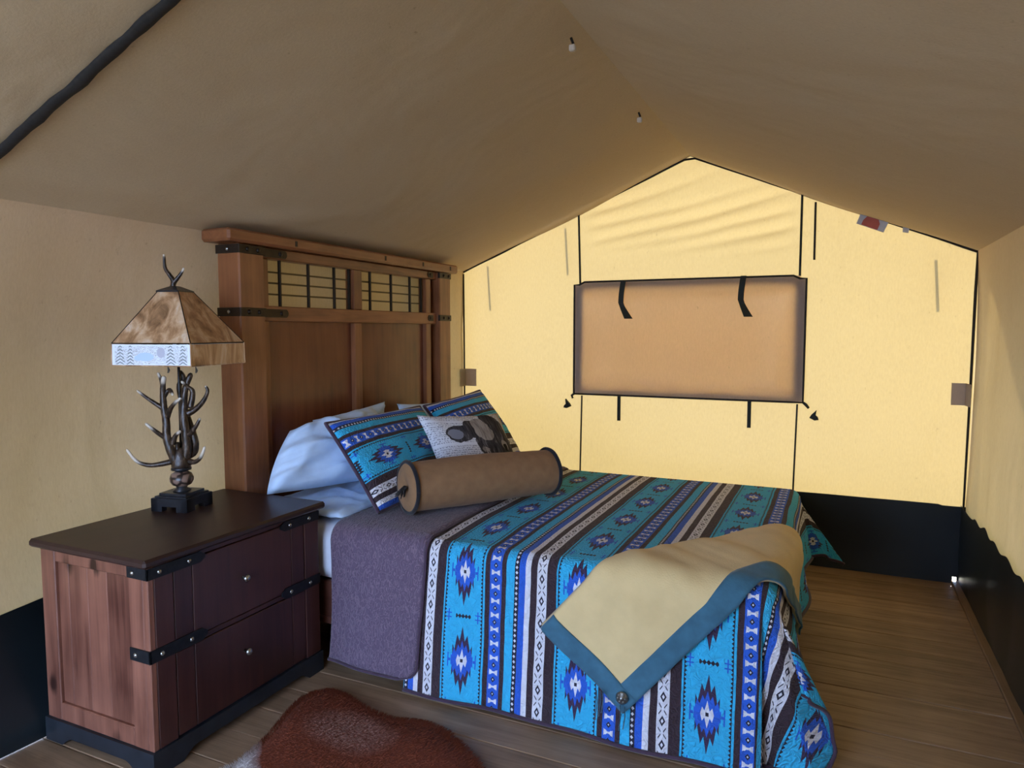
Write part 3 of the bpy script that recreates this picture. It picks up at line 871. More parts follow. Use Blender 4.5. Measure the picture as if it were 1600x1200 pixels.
# base: side rails, foot rail, legs, dark box
BY0, BY1, BX1 = -2.20, -.70, 2.27
bp(MB().box((HX - .02, BY0, .165), (BX1, BY0 + .03, .345), .006), 'side_rail', M['rail_wood'])
bp(MB().box((HX - .02, BY1 - .03, .165), (BX1, BY1, .345), .006), 'side_rail', M['rail_wood'])
bp(MB().box((HX, BY0 - .012, .165), (BX1, BY0, .195), .004), 'rail_moulding', M['rail_wood'])
bp(MB().box((BX1 - .03, BY0 + .03, .10), (BX1 + .045, BY1 - .03, .345), .006), 'foot_rail', M['rail_wood'])
for x in (BX1 - .06,):
    for y in (BY0 + .002, BY1 - .072): bp(MB().box((x, y, 0), (x + .07, y + .07, .345), .005), 'bed_leg', M['rail_wood'])
bp(MB().box((HX + .02, BY0 + .032, .20), (BX1 - .032, BY1 - .032, .33), .01), 'slat_deck', M['black_cord'])

# mattress under a white sheet
def rounded_block(lo, hi, r, name, mat, **kw):
    mb = MB(); mb.box(lo, hi, r)
    o = mb.build(name, mat, None, smooth=True, **kw)
    m = o.modifiers.new('round', 'BEVEL'); m.width = r * .45; m.segments = 3; m.limit_method = 'ANGLE'; m.angle_limit = .3
    return o
rounded_block((HX + .005, -2.222, .347), (2.29, -.688, .585), .045, 'mattress', M['mattress'], label='thick mattress under a white fitted sheet', cat='mattress')

# ---- quilt surface: maps cloth coordinates to space
ZT, RR_, XE, YN, YFA = .592, .055, 2.315, -2.240, -.672
FLX, FLY = .16, .10
def lerp_dirs(tab, th):
    for (a, da), (b, db) in zip(tab, tab[1:]):
        if a <= th <= b:
            t = (th - a) / (b - a); t = t * t * (3 - 2 * t)
            return Vector(da).lerp(Vector(db), t)
    return Vector(tab[-1][1])
NEAR = [(0, (FLX, 0, -.985)), (22, (.30, .10, -.95)), (42, (.40, .26, -.90)), (52, (.37, .22, -.90)), (60, (.24, .06, -.905)), (70, (.06, .03, -.98)), (77, (-.02, .05, -.99)), (83, (.03, -.06, -.99)), (90, (0, -FLY, -.99))]
FAR = [(0, (FLX, 0, -.985)), (25, (.40, .02, -.86)), (48, (.52, .06, -.72)), (70, (.22, .12, -.96)), (90, (0, .02, -.999))]
def quilt(s, t, off=0.0):
    """s: along the bed, t: across it (both in cloth metres)"""
    ca = s - (XE - RR_)
    if t < -1.4: cb = (YN + RR_) - t; sy = -1; yc = YN + RR_
    else: cb = t - (YFA - RR_); sy = 1; yc = YFA - RR_
    r = RR_ + off
    def arc(c):
        a = min(c / RR_, math.pi / 2); return r * math.sin(a), RR_ - r * math.cos(a), max(0.0, c - RR_ * math.pi / 2)
    puff = .006 * nz3(s, t, 1, 4)
    if ca <= 0 and cb <= 0:
        e = sstep(0, .25, -max(ca, cb))
        return Vector((s, t, ZT + off + .004 * nz3(s, t, 0, 2.2) + puff * .5 + .006 * e))
    if ca > 0 and cb > 0:
        rho = math.hypot(ca, cb); th = math.atan2(cb, ca)
        h, dn, rest = arc(rho)
        D = lerp_dirs(NEAR if sy < 0 else FAR, math.degrees(th))
        p = Vector((XE - RR_ + h * math.cos(th) + rest * D.x, yc + sy * h * math.sin(th) + rest * (D.y if sy < 0 else D.y), ZT - dn + rest * D.z))
    elif ca > 0:
        h, dn, rest = arc(ca)
        wav = .018 * math.sin(t * 9 + 1) * min(1, rest / .2)
        p = Vector((XE - RR_ + h + rest * FLX + wav + puff, t, ZT - dn - rest * .985))
    else:
        h, dn, rest = arc(cb)
        fl = FLY if sy < 0 else -.02
        wav = (.010 * math.sin(s * 7.5) + .006 * math.sin(s * 17 + 1)) * min(1, rest / .3) * (1 if s < 2.15 else max(0, (2.26 - s) / .11))
        p = Vector((s, yc + sy * (h + rest * fl + wav + puff), ZT - dn - rest * .99))
    if p.z < .012 + max(0, off): p.z = .012 + max(0, off) + .004 * abs(nz3(s, t, 2, 9))
    return p
S0, S1 = .98, XE - RR_ + .372
T0, T1 = YN + RR_ - .612, YFA - RR_ + .36
def qfn(u, v):
    s = S0 + u * (S1 - S0); t = T0 + v * (T1 - T0)
    return quilt(s, t), (s, t)
mb = MB(); mb.grid(190, 260, qfn)
qo = mb.build('quilt', M['quilt'], None, smooth=True, fixnormals=False, label='turquoise and brown striped southwestern quilt spread over the bed', cat='quilt')
solid(qo, .006, -1)
hem = [quilt(S0 + (S1 - S0) * k / 90, T0, .003) for k in range(91)] + [quilt(S1, T0 + (T1 - T0) * k / 120, .003) for k in range(1, 121)]
MB().tube(hem, .007, 6).build('hem_binding', M['plum_bind'], qo, smooth=True)
# plum reverse side turned back at the pillow end
P0, P1 = .615, 1.055
def plum_fn(u, v):
    t = (T0 + .045) + v * (T1 - T0 - .05)
    down = max(0, min(1, ((YN + RR_) - t) / .55))
    x1 = P1 - .012 * sstep(.3, 1, down)
    rc = .07; dt = t - (T0 + .045)
    if dt < rc: x1 -= rc - math.sqrt(max(0, rc * rc - (rc - dt) ** 2))
    s = P0 + u * (x1 - P0) + .006 * math.sin(v * 20) * (1 - u)
    e = min(1, (1 - u) / .05)
    off = .016 + .010 * math.sqrt(max(0, 1 - (1 - e) ** 2)) - .008
    return quilt(s, t, off + .004 * nz3(s, t, 6, 7)), (s, t)
mb = MB(); mb.grid(56, 210, plum_fn)
po = mb.build('turned_back_band', M['plum'], qo, smooth=True, fixnormals=False, label='plum quilted reverse side turned back at the pillow end')
solid(po, .008, -1)
he2 = [plum_fn(k / 40, 0)[0] + Vector((0, -.003, .0)) for k in range(41)] + [plum_fn(1, k / 160)[0] + Vector((.002, 0, -.001)) for k in range(1, 161)]
MB().tube(he2, .006, 6).build('band_binding', M['plum_bind'], po, smooth=True)

# ---- tan throw folded into a band across the foot corner
tip = Vector((1.850, -2.675)); e1 = Vector((.65, .76)).normalized(); e2 = Vector((-.306, .232))
TW = e2.length; e2.normalize(); TL = 1.14
def throw_fn(l0, l1, w0, w1, off, bulge=True):
    def fn(u, v):
        l = l0 + u * (l1 - l0); w = w0 + v * (w1 - w0)
        q = tip + e1 * l + e2 * w
        ed = min(l / .10, 1)
        k = w / TW
        o = off + (.012 + .020 * math.sin(math.pi * min(1, max(0, k)) * .5) * (1 if k < .92 else max(.1, math.sqrt(max(0, 1 - ((k - .92) / .08) ** 2))))) * (1 if bulge else 1)
        o += .012 * nz3(l, w, 3, 5) * min(1, max(0, k) * 3) + .012 * max(0, nz3(l * 3, w * .6, 9, 4)) + .006 * math.sin(l * 30 + 5 * nz3(l, w, 5, 3)) * math.exp(-((l - .22) / .2) ** 2) * min(1, max(0, k) * 2)
        o += .022 * math.exp(-((q.x - 2.26) / .10) ** 2) * sstep(-.1, .35, k)
        return quilt(q.x, q.y, o), (l, w)
    return fn
mb = MB(); mb.grid(130, 60, throw_fn(0, TL, 0, TW, .004))
th = mb.build('throw_blanket', M['throw'], None, smooth=True, fixnormals=False, label='folded tan throw with slate blue border over the foot corner of the bed', cat='throw')
solid(th, .010, -1)
BW = .068
mb = MB(); mb.grid(130, 8, throw_fn(-.002, TL, -.004, BW, .009)); o = mb.build('border', M['border'], th, smooth=True, fixnormals=False); solid(o, .006, -1)
mb = MB(); mb.grid(8, 60, throw_fn(-.004, BW, -.003, TW * .985, .0095)); o = mb.build('border', M['border'], th, smooth=True, fixnormals=False); solid(o, .006, -1)
tp = throw_fn(0, 1, 0, 1, .012)(.035, .030)[0]
cn = MB().lathe([(.0001, 0), (.020, 0), (.021, .003), (.016, .006), (.007, .009), (.005, .011), (.001, .012)], n=20).build('concho', M['silver'], th, smooth=True, label='round silver concho')
cn.rotation_euler = (math.pi / 2 - .1, 0, 0); cn.location = tp + Vector((0, -.004, .01))
for k in range(6):
    a = 2 * math.pi * k / 6
    b = MB().lathe([(.0001, 0), (.0045, 0), (.003, .003), (.0005, .004)], n=8).build('bead', M['silver'], cn, smooth=True); b.location = (.0125 * math.cos(a), .0125 * math.sin(a), .006)
for (dx, ln, dz) in ((-.004, .085, -.012), (.010, .075, -.014), (-.085, .10, .0), (-.073, .085, .0), (-.064, .07, .0)):
    z0 = tp.z + dz + (.02 if dx < -.05 else 0)
    x0 = tp.x + dx; y0 = tp.y - .010
    z1 = max(.02, z0 - ln)
    mb = MB(); mb.tube([(x0, y0, z0), (x0 + .004, y0 - .004, z0 * .6 + z1 * .4), (x0 - .002, y0 - .006, z1)], .0035, 6, flat=.5); mb.build('fringe', M['leather'], th, smooth=True)

# ================================================================== pillows
def cushion(name, TLc, TRc, BRc, BLc, th, mat, n=30, uvf=None, wr=.006, ear=.05, seed=0, pw=.42, parent=None, back=1.0, **kw):
    a, b, c, d = [Vector(p) for p in (TLc, TRc, BRc, BLc)]
    ctr = (a + b + c + d) / 4
    N = ((b - a + c - d).cross(a - d + b - c)).normalized()
    if N.dot(Vector((2.45, -4.48, 1.39)) - ctr) < 0: N = -N
    mb = MB()
    def pos(i, j, side):
        u = i / n; v = j / n
        Uu, V = 2 * u - 1, 2 * v - 1
        p = d.lerp(c, u).lerp(a.lerp(b, u), v)
        ex = (1 - V * V) * Uu * ear; ey = (1 - Uu * Uu) * V * ear
        p = p - (c - d) * ex * .5 - (a - d) * ey * .5
        f = (max(0, 1 - Uu * Uu) * max(0, 1 - V * V)) ** pw
        hgt = f * th * (1 if side > 0 else -back)
        rid = 1 - abs(nz3(u * 2.1 + seed * 1.7, v * 1.6 + u, side + 7, 1.6)) * 5
        w = wr * (.9 * max(0, rid) * (1 if mat is M['pillow'] else .25) + nz3(u * 3 + seed, v * 3, side, 2.0) + .6 * nz3(u * 2 + seed, v * 5, side + 4, 3.2)) * min(1, f * 4)
        return p + N * (hgt + w)
    idx = {}
    for side in (1, -1):
        for j in range(n + 1):
            for i in range(n + 1):
                if side < 0 and (i in (0, n) or j in (0, n)):
                    idx[side, i, j] = idx[1, i, j]; continue
                idx[side, i, j] = len(mb.v); mb.v.append(tuple(pos(i, j, side)))
                u = i / n; v = j / n
                mb.uv[len(mb.v) - 1] = uvf(u, v) if uvf else (u, v)
    for side in (1, -1):
        for j in range(n):
            for i in range(n):
                q = (idx[side, i, j], idx[side, i + 1, j], idx[side, i + 1, j + 1], idx[side, i, j + 1])
                mb.f.append(q if side > 0 else q[::-1])
    o = mb.build(name, mat, parent, smooth=True, **kw)
    rim = [pos(i, 0, 1) for i in range(n + 1)] + [pos(n, j, 1) for j in range(1, n + 1)] + [pos(n - i, n, 1) for i in range(1, n + 1)] + [pos(0, n - j, 1) for j in range(1, n + 1)]
    return o, rim, pos

G = 'pale blue sleeping pillows'
cushion('pillow', (.245, -2.075, .945), (.26, -1.50, .995), (.50, -1.56, .685), (.295, -2.275, .704), .118, M['pillow'], seed=1, wr=.022, ear=-.05, pw=.40, back=.45, group=G, label='pale blue pillow slumped at the near side of the headboard', cat='pillow')
cushion('pillow', (.190, -1.86, .965), (.192, -1.27, 1.000), (.215, -1.30, .70), (.215, -1.88, .70), .028, M['pillow'], seed=5, wr=.010, group=G, label='pale blue pillow standing behind the others, its corner peeking up mid headboard', cat='pillow')
cushion('pillow', (.185, -2.190, .625), (.185, -1.62, .625), (.60, -1.64, .615), (.60, -2.170, .612), .036, M['pillow'], seed=31, wr=.012, ear=-.02, pw=.35, back=.5, group=G, label='pale blue pillow lying flat beneath the slumped one', cat='pillow')
cushion('pillow', (.265, -1.262, .990), (.27, -.66, .950), (.46, -.66, .61), (.46, -1.29, .61), .075, M['pillow'], seed=9, wr=.012, group=G, label='pale blue pillow hidden behind the far turquoise sham', cat='pillow')
GS = 'striped quilted shams'
def sham_uv(q0, w, flip=False):
    return lambda u, v: (1.069 + .377 + v * .485, q0 + u * w)
o, rim, pos = cushion('pillow_sham', (.425, -2.050, .985), (.430, -1.290, .985), (.73, -1.350, .640), (.735, -2.098, .632), .085, M['quilt'], n=40, uvf=sham_uv(-2.155, .775), wr=.006, ear=.03, seed=14, back=.5, group=GS, label='turquoise striped quilted sham at the near side of the bed', cat='pillow sham')
MB().tube(rim + rim[:1], .008, 6, caps=False).build('edge_binding', M['plum_bind'], o, smooth=True)
o, rim, pos = cushion('pillow_sham', (.440, -1.262, .985), (.450, -.630, 1.020), (.745, -.65, .640), (.745, -1.280, .640), .080, M['quilt'], n=40, uvf=sham_uv(-1.32, .68), wr=.006, ear=.04, seed=17, back=.5, group=GS, label='turquoise striped quilted sham standing nearest the gable wall', cat='pillow sham')
MB().tube(rim + rim[:1], .008, 6, caps=False).build('edge_binding', M['plum_bind'], o, smooth=True)
o, rim, pos = cushion('throw_cushion', (.665, -1.690, .995), (.855, -1.205, .962), (1.055, -1.29, .612), (.865, -1.725, .620), .075, M['cow'], n=34, wr=.006, ear=.07, seed=21, back=.6, label='square newsprint cushion printed with a dark cow head', cat='cushion')

# ---- bolster
A = Vector((.838, -2.030, .735)); B = Vector((1.232, -1.440, .727))
ax = (B - A).normalized()
bol = empty('bolster', A, label='brown suede bolster roll with black piped ends', cat='bolster')
def ring(c, r, n=40, k=0):
    a = ax.cross(Vector((0, 0, 1))).normalized(); b = a.cross(ax)
    return [c + (a * math.cos(2 * math.pi * i / n) + b * math.sin(2 * math.pi * i / n)) * (r + .002 * nz3(i * .3, k * .35, 0, 1)) for i in range(n)]
BR = .106; Lb = (B - A).length; mb = MB(); rings = []
for k in range(29):
    t = k / 28; r = BR * (1 - .035 * math.cos(2 * math.pi * t) * .5 + .012 * math.sin(5 * t))
    rings.append(ring(ax * (Lb * t) + Vector((0, 0, .004 * math.sin(3.1 * t))), r, 40, k))
vs = [p for r in rings for p in r]; fs = []
for k in range(28):
    for i in range(40): fs.append((k * 40 + i, k * 40 + (i + 1) % 40, (k + 1) * 40 + (i + 1) % 40, (k + 1) * 40 + i))
mb.add(vs, fs); mb.build('roll_cover', M['suede'], bol, smooth=True)
for e, sg in ((0, -1), (Lb, 1)):
    c0 = ax * e; mb = MB(); vs = []; fs = []
    prof = [(BR * .99, 0), (BR * .9, .010), (BR * .6, .016), (BR * .3, .012), (BR * .10, -.002), (.001, -.012)]
    for r, h in prof: vs += ring(c0 + ax * sg * h, r, 40, 0)
    for k in range(len(prof) - 1):
        for i in range(40): fs.append((k * 40 + i, k * 40 + (i + 1) % 40, (k + 1) * 40 + (i + 1) % 40, (k + 1) * 40 + i))
    mb.add(vs, fs); mb.build('end_cap', M['suede'], bol, smooth=True)
    rg = ring(c0, BR + .001, 40, 0); MB().tube(rg + rg[:1], .009, 8, caps=False).build('piping', M['piping'], bol, smooth=True, label='black piping')
tc = ax * -.006; mb = MB()
for k in range(26):
    a = random.uniform(0, 6.28); sp = random.uniform(.004, .026)
    v1 = Vector((random.uniform(-1, 1), random.uniform(-1, 1), random.uniform(-1.3, .5))).normalized() * sp
    mb.tube([tc, tc - ax * .016 + v1 * .6, tc - ax * .026 + v1 * 1.4 + Vector((0, 0, -.010))], [.006, .005, .002], 5)
mb.build('tassel', M['brown_button'], bol, smooth=True, label='short dark tassel')

# ================================================================== nightstand
ns = empty('nightstand', (.27, -2.635, 0), label='dark wooden two drawer nightstand with iron straps beside the bed', cat='nightstand')
def npart(mb, name, mat, smooth=False, parent=ns, **kw):
    o = mb.build(name, mat, parent, smooth, **kw)
    if parent is ns: o.location = (-.27, 2.635, 0)
    return o
nx0, nx1, ny0, ny1, nb, nt_ = .045, .564, -3.053, -2.2735, .080, .673
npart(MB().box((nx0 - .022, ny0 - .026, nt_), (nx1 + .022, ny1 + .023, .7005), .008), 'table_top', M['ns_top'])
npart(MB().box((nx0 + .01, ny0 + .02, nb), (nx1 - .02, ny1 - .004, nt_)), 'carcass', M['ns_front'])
# side facing the door: frame and recessed boards
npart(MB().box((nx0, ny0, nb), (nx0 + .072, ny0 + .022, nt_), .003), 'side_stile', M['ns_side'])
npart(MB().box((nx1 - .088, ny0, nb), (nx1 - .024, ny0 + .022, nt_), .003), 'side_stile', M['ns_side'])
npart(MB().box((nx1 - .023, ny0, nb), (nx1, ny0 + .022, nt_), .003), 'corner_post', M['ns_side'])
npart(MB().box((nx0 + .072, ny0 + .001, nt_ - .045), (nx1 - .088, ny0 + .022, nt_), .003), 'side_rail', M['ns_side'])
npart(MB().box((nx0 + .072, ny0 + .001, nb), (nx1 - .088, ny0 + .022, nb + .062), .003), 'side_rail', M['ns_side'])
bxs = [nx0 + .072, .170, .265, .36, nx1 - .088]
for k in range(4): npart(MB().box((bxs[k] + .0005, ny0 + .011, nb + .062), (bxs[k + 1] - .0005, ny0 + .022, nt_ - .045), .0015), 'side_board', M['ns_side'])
# front: posts, drawers
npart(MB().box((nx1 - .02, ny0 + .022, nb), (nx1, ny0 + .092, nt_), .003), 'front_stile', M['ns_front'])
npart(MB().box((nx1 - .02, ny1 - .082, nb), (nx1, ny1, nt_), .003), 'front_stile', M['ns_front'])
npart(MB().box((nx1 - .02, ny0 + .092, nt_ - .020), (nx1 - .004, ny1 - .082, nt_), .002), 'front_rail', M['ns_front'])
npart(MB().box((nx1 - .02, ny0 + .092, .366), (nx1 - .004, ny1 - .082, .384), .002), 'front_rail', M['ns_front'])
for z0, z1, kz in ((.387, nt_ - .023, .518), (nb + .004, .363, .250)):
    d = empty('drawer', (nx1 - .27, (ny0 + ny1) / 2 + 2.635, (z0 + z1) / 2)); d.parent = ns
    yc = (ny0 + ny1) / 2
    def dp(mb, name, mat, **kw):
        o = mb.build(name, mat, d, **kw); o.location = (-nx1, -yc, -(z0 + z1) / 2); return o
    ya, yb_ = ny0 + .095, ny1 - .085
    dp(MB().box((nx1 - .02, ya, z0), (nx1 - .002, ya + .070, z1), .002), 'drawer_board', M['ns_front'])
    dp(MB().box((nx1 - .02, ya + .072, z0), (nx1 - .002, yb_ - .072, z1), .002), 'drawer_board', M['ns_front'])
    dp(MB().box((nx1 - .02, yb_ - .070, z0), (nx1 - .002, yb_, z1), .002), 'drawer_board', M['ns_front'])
    s = MB().lathe([(.0001, 0), (.006, 0), (.006, .012), (.013, .017), (.014, .023), (.008, .029), (.001, .030)], n=14).build('knob', M['stud'], d, smooth=True)
    s.rotation_euler = (0, math.pi / 2, 0); s.location = (-.002, -2.675 - yc, kz - (z0 + z1) / 2)
# iron straps with studs
def nstrap(y0, y1, z0, z1, studs, corner=False, taper=0):
    mb = MB()
    zc = (z0 + z1) / 2
    if taper > 0: poly = [(y0, z0), (y1 - .02, z0), (y1, zc - .006), (y1, zc + .006), (y1 - .02, z1), (y0, z1)]
    elif taper < 0: poly = [(y1, z0), (y1, z1), (y0 + .02, z1), (y0, zc + .006), (y0, zc - .006), (y0 + .02, z0)]
    else: poly = [(y0, z0), (y1, z0), (y1, z1), (y0, z1)]
    mb.prism(poly, 'x', nx1 - .001, nx1 + .004)
    if corner: mb.box((nx1 - .088, ny0 - .004, z0), (nx1 + .004, ny0 + .002, z1), .001)
    o = npart(mb, 'iron_strap', M['iron'])
    pr = [(.0001, 0), (.0085, 0), (.0075, .004), (.004, .0065), (.0005, .0075)]
    for y in studs:
        s = MB().lathe(pr, n=12).build('stud', M['stud'], o, smooth=True); s.rotation_euler = (0, math.pi / 2, 0); s.location = (nx1 + .003, y, zc)
    if corner:
        s = MB().lathe(pr, n=12).build('stud', M['stud'], o, smooth=True); s.rotation_euler = (math.pi / 2, 0, 0); s.location = (nx1 - .06, ny0 - .003, zc)
for z0, z1 in ((.630, .666), (.366, .407)):
    nstrap(ny0 - .004, ny0 + .215, z0, z1, (-3.013, -2.902), True, 1)
    nstrap(ny1 - .215, ny1, z0, z1, (-2.440, -2.333), False, -1)
# base plinth with bracket feet (arched openings)
def bracket(a0, a1, h, foot=.085, arch=.030):
    pts = [(a0, 0), (a0, h), (a1, h), (a1, 0), (a1 - foot, 0)]
    for k in range(1, 7):
        t = k / 7; pts.append((a1 - foot - .055 * t, arch * math.sin(t * math.pi / 2)))
    pts.append((a1 - foot - .06, arch)); pts.append((a0 + foot + .06, arch))
    for k in range(6, 0, -1):
        t = k / 7; pts.append((a0 + foot + .055 * t, arch * math.sin(t * math.pi / 2)))
    pts.append((a0 + foot, 0))
    return pts
npart(MB().prism(bracket(nx0 - .006, nx1 + .008, nb), 'y', ny0 - .008, ny0 + .016), 'plinth', M['ns_base'])
npart(MB().prism(bracket(ny0 + .0165, ny1 + .006, nb), 'x', nx1 - .016, nx1 + .0075), 'plinth', M['ns_base'])
npart(MB().prism(bracket(nx0 - .006, nx1 - .017, nb), 'y', ny1 - .018, ny1 + .006), 'plinth', M['ns_base'])

# ================================================================== table lamp
LB = Vector((.140, -2.564, .7006))
lamp = empty('table_lamp', LB, YAW, label='antler table lamp with amber pyramid glass shade on the nightstand', cat='lamp')
lamp.scale = (.985, .985, .985)
PH = math.radians(33)
def sq(r, ph=PH): return [Vector((r * math.sin(ph), -r * math.cos(ph), 0)), Vector((r * math.cos(ph), r * math.sin(ph), 0)), Vector((-r * math.sin(ph), r * math.cos(ph), 0)), Vector((-r * math.cos(ph), -r * math.sin(ph), 0))]
# base: stepped square foot with arched sides
mbq = MB()
c = sq(.112)
for k in range(4):
    a, b = c[k], c[(k + 1) % 4]; d = (b - a); L = d.length; d.normalize(); nrm = Vector((d.y, -d.x, 0)); inn = -nrm * .028
    prof = [(0, 0), (L * .30, 0), (L * .30, .020), (L * .70, .020), (L * .70, 0), (L, 0), (L, .050), (0, .050)]
    vs = [a + d * s + Vector((0, 0, z)) for s, z in prof] + [a + d * s + Vector((0, 0, z)) + inn for s, z in prof]
    n = 8; mbq.add(vs, [tuple(range(n)), tuple(range(2 * n - 1, n - 1, -1))] + [(i, i + n, (i + 1) % n + n, (i + 1) % n) for i in range(n)])
mbq.build('lamp_foot', M['lamp_black'], lamp)
mb = MB()
for r, z0, z1 in ((.110, .0495, .0515), (.098, .051, .058), (.082, .0575, .068)):
    q = [(p.x, p.y) for p in sq(r)]; mb.prism(q, 'z', z0, z1)
mb.build('foot_plate', M['lamp_black'], lamp)
mb = MB(); mb.lathe([(.032, .067), (.034, .072), (.020, .080), (.022, .088)], n=24); mb.build('neck', M['lamp_black'], lamp, smooth=True)
mb = MB(); mb.lathe([(.020, .086), (.036, .094), (.044, .108), (.0445, .120), (.038, .136), (.024, .146)], n=28); mb.build('urn', M['urn'], lamp, smooth=True)
mb = MB(); mb.lathe([(.022, .144), (.026, .149), (.038, .152), (.038, .160), (.030, .166)], n=24); mb.build('collar', M['lamp_black'], lamp, smooth=True)
MB().tube([(-.004, .01, .16), (.0, .008, .40), (.003, .006, .84)], .0055, 8).build('pole', M['rubber'], lamp, smooth=True)
# antlers. points are (right, depth, height) in the lamp's own frame
def cr(pts, n=5):
    out = []; P = [Vector(p) for p in pts]
    for i in range(len(P) - 1):
        p0 = P[max(i - 1, 0)]; p1 = P[i]; p2 = P[i + 1]; p3 = P[min(i + 2, len(P) - 1)]
        for k in range(n):
            t = k / n
            out.append(0.5 * ((2 * p1) + (p2 - p0) * t + (2 * p0 - 5 * p1 + 4 * p2 - p3) * t * t + (-p0 + 3 * p1 - 3 * p2 + p3) * t ** 3))
    out.append(P[-1]); return out
def antler(parent, name, branches, dz=0):
    mb = MB(); tips = []
    for pts, r0, r1, tipfrac in branches:
        sp = cr(pts); n = len(sp)
        rad = [(r0 + (r1 - r0) * (k / (n - 1))) * (1 + .10 * nz3(k * .8, r0 * 99, len(mb.v), 1)) for k in range(n)]
        rad[-1] = r1 * .45
        b0 = len(mb.v); mb.tube(sp, rad, 9)
        for k in range(n):
            f = k / (n - 1); tips += [sstep(1 - tipfrac, 1 - tipfrac * .45, f) if tipfrac > 0 else 0.0] * 9
    o = mb.build(name, M['antler'], parent, smooth=True)
    at = o.data.attributes.new('tip', 'FLOAT', 'POINT')
    for i, t in enumerate(tips): at.data[i].value = t
    return o
def C(x, y, dep=0.0):      # position measured on the lamp picture: right and height in metres
    return (((x / 4.8 + 190) - 284) / 400.0, dep, .010 + (793 - (y / 4.8 + 560)) / 398.0)
mb = MB(); mb.lathe([(.030, .160), (.037, .166), (.034, .185), (.028, .205), (.024, .230), (.014, .24)], n=18)
for i, v in enumerate(mb.v):
    x, y, z = v; k = 1 + .18 * nz3(x * 40, y * 40, z * 40); mb.v[i] = (x * k, y * k, z)
bu = mb.build('antler_burr', M['antler'], lamp, smooth=True)
antler(lamp, 'antler', [
    ([C(425, 790, -.01), C(395, 690, -.02), C(372, 590, -.022), C(368, 480, -.018), C(352, 370, -.015), C(345, 270, -.012), C(352, 205, -.016), C(376, 135, -.03)], .019, .009, .13),
    ([C(350, 380, -.015), C(300, 345, -.02), C(240, 295, -.03), C(178, 236, -.04)], .011, .0045, .22),
    ([C(372, 600, -.022), C(335, 570, -.035), C(290, 520, -.05), C(246, 480, -.055)], .011, .0050, .45),
    ([C(350, 290, -.012), C(385, 240, -.005), C(430, 260, -.03), C(450, 272, -.045)], .010, .0045, .35),
    ([C(350, 215, -.016), C(330, 165, -.005), C(295, 112, .006)], .010, .0050, .45)])
antler(lamp, 'antler', [
    ([C(400, 780, -.005), C(330, 795, -.02), C(240, 803, -.03), C(150, 770, -.035), C(72, 680, -.03)], .013, .0050, .40)])
antler(lamp, 'antler', [
    ([C(470, 795, .0), C(500, 700, .0), C(498, 560, -.004), C(488, 440, -.004), C(492, 320, .0), C(505, 220, .004), C(545, 115, .01)], .020, .010, .0),
    ([C(515, 420, .0), C(575, 388, .0), C(640, 325, -.005), C(680, 250, -.01), C(666, 208, -.012)], .014, .0045, .10),
    ([C(500, 585, .0), C(545, 560, -.01), C(595, 505, -.02), C(626, 448, -.02)], .013, .0050, .10),
    ([C(530, 380, .006), C(552, 260, .008), C(520, 215, .0), C(493, 172, -.02)], .013, .0045, .2),
    ([C(420, 640, -.03), C(445, 585, -.035), C(470, 560, -.04), C(497, 540, -.045)], .012, .0045, .40)])
antler(lamp, 'antler', [
    ([C(500, 780, .0), C(565, 785, -.01), C(620, 745, -.02), C(655, 662, -.02)], .012, .0050, .42)])
antler(lamp, 'antler', [
    ([C(380, 440, -.02), C(420, 375, -.035), C(470, 325, -.045), C(515, 293, -.05)], .011, .0050, .45)])
antler(lamp, 'antler', [
    ([C(430, 770, .03), C(520, 730, .03), C(545, 660, .022), C(530, 560, .02), C(470, 420, .035), C(430, 230, .03), C(465, 150, .03), C(440, 100, .02)], .016, .009, .0),
    ([C(430, 640, .0), C(440, 690, -.01), C(480, 740, -.015)], .010, .008, 0)])
# shade
SO = Vector((.016, 0, 0))
shade = empty('lamp_shade', SO); shade.parent = lamp
top, low, bot = sq(.064), sq(.236), sq(.238)
zt, zl, zb = .852, .655, .572
for k in range(4):
    k2 = (k + 1) % 4
    tilt = Vector((-.012, 0, 0))
    def quad(name, a, b, c2, d2, mat, uv=False):
        mb = MB(); mid = (a + b + c2 + d2) / 4
        nrm = (b - a).cross(d2 - a).normalized()
        if nrm.dot(Vector((mid.x, mid.y, 0))) < 0: nrm = -nrm
        vs = [a, b, c2, d2] + [p - nrm * .004 for p in (a, b, c2, d2)]
        mb.add(vs, [(0, 1, 2, 3), (7, 6, 5, 4), (0, 4, 5, 1), (1, 5, 6, 2), (2, 6, 7, 3), (3, 7, 4, 0)])
        for i, uvv in enumerate([(0, 0), (1, 0), (1, 1), (0, 1)] * 2): mb.uv[i] = uvv
        mb.build(name, mat, shade)
    z = lambda p, h: p + Vector((0, 0, h))
    quad('shade_pane', z(low[k], zl), z(low[k2], zl), z(top[k2], zt) + tilt, z(top[k], zt) + tilt, M['mica'])
    quad('skirt_pane', z(bot[k], zb), z(bot[k2], zb), z(low[k2], zl - .004), z(low[k], zl - .004), M['etched'] if k in (3, 1) else M['mica'])
    MB().tube([z(low[k], zl), z(top[k], zt) + tilt], .0020, 6).build('shade_rib', M['shade_rib'], shade)
    MB().tube([z(low[k], zl), z(low[k2], zl)], .0022, 6).build('shade_rib', M['shade_rib'], shade)
    MB().tube([z(low[k], zl), z(bot[k], zb)], .0026, 6).build('shade_rib', M['mica'], shade)
    MB().tube([z(bot[k], zb), z(bot[k2], zb)], .0026, 6).build('shade_rib', M['mica'], shade)
cap = MB(); q0 = [p + Vector((.002, 0, .850)) for p in sq(.068)]; q1 = [p + Vector((.002, 0, .856)) for p in sq(.068)]; q2 = [p + Vector((.002, 0, .874)) for p in sq(.018)]
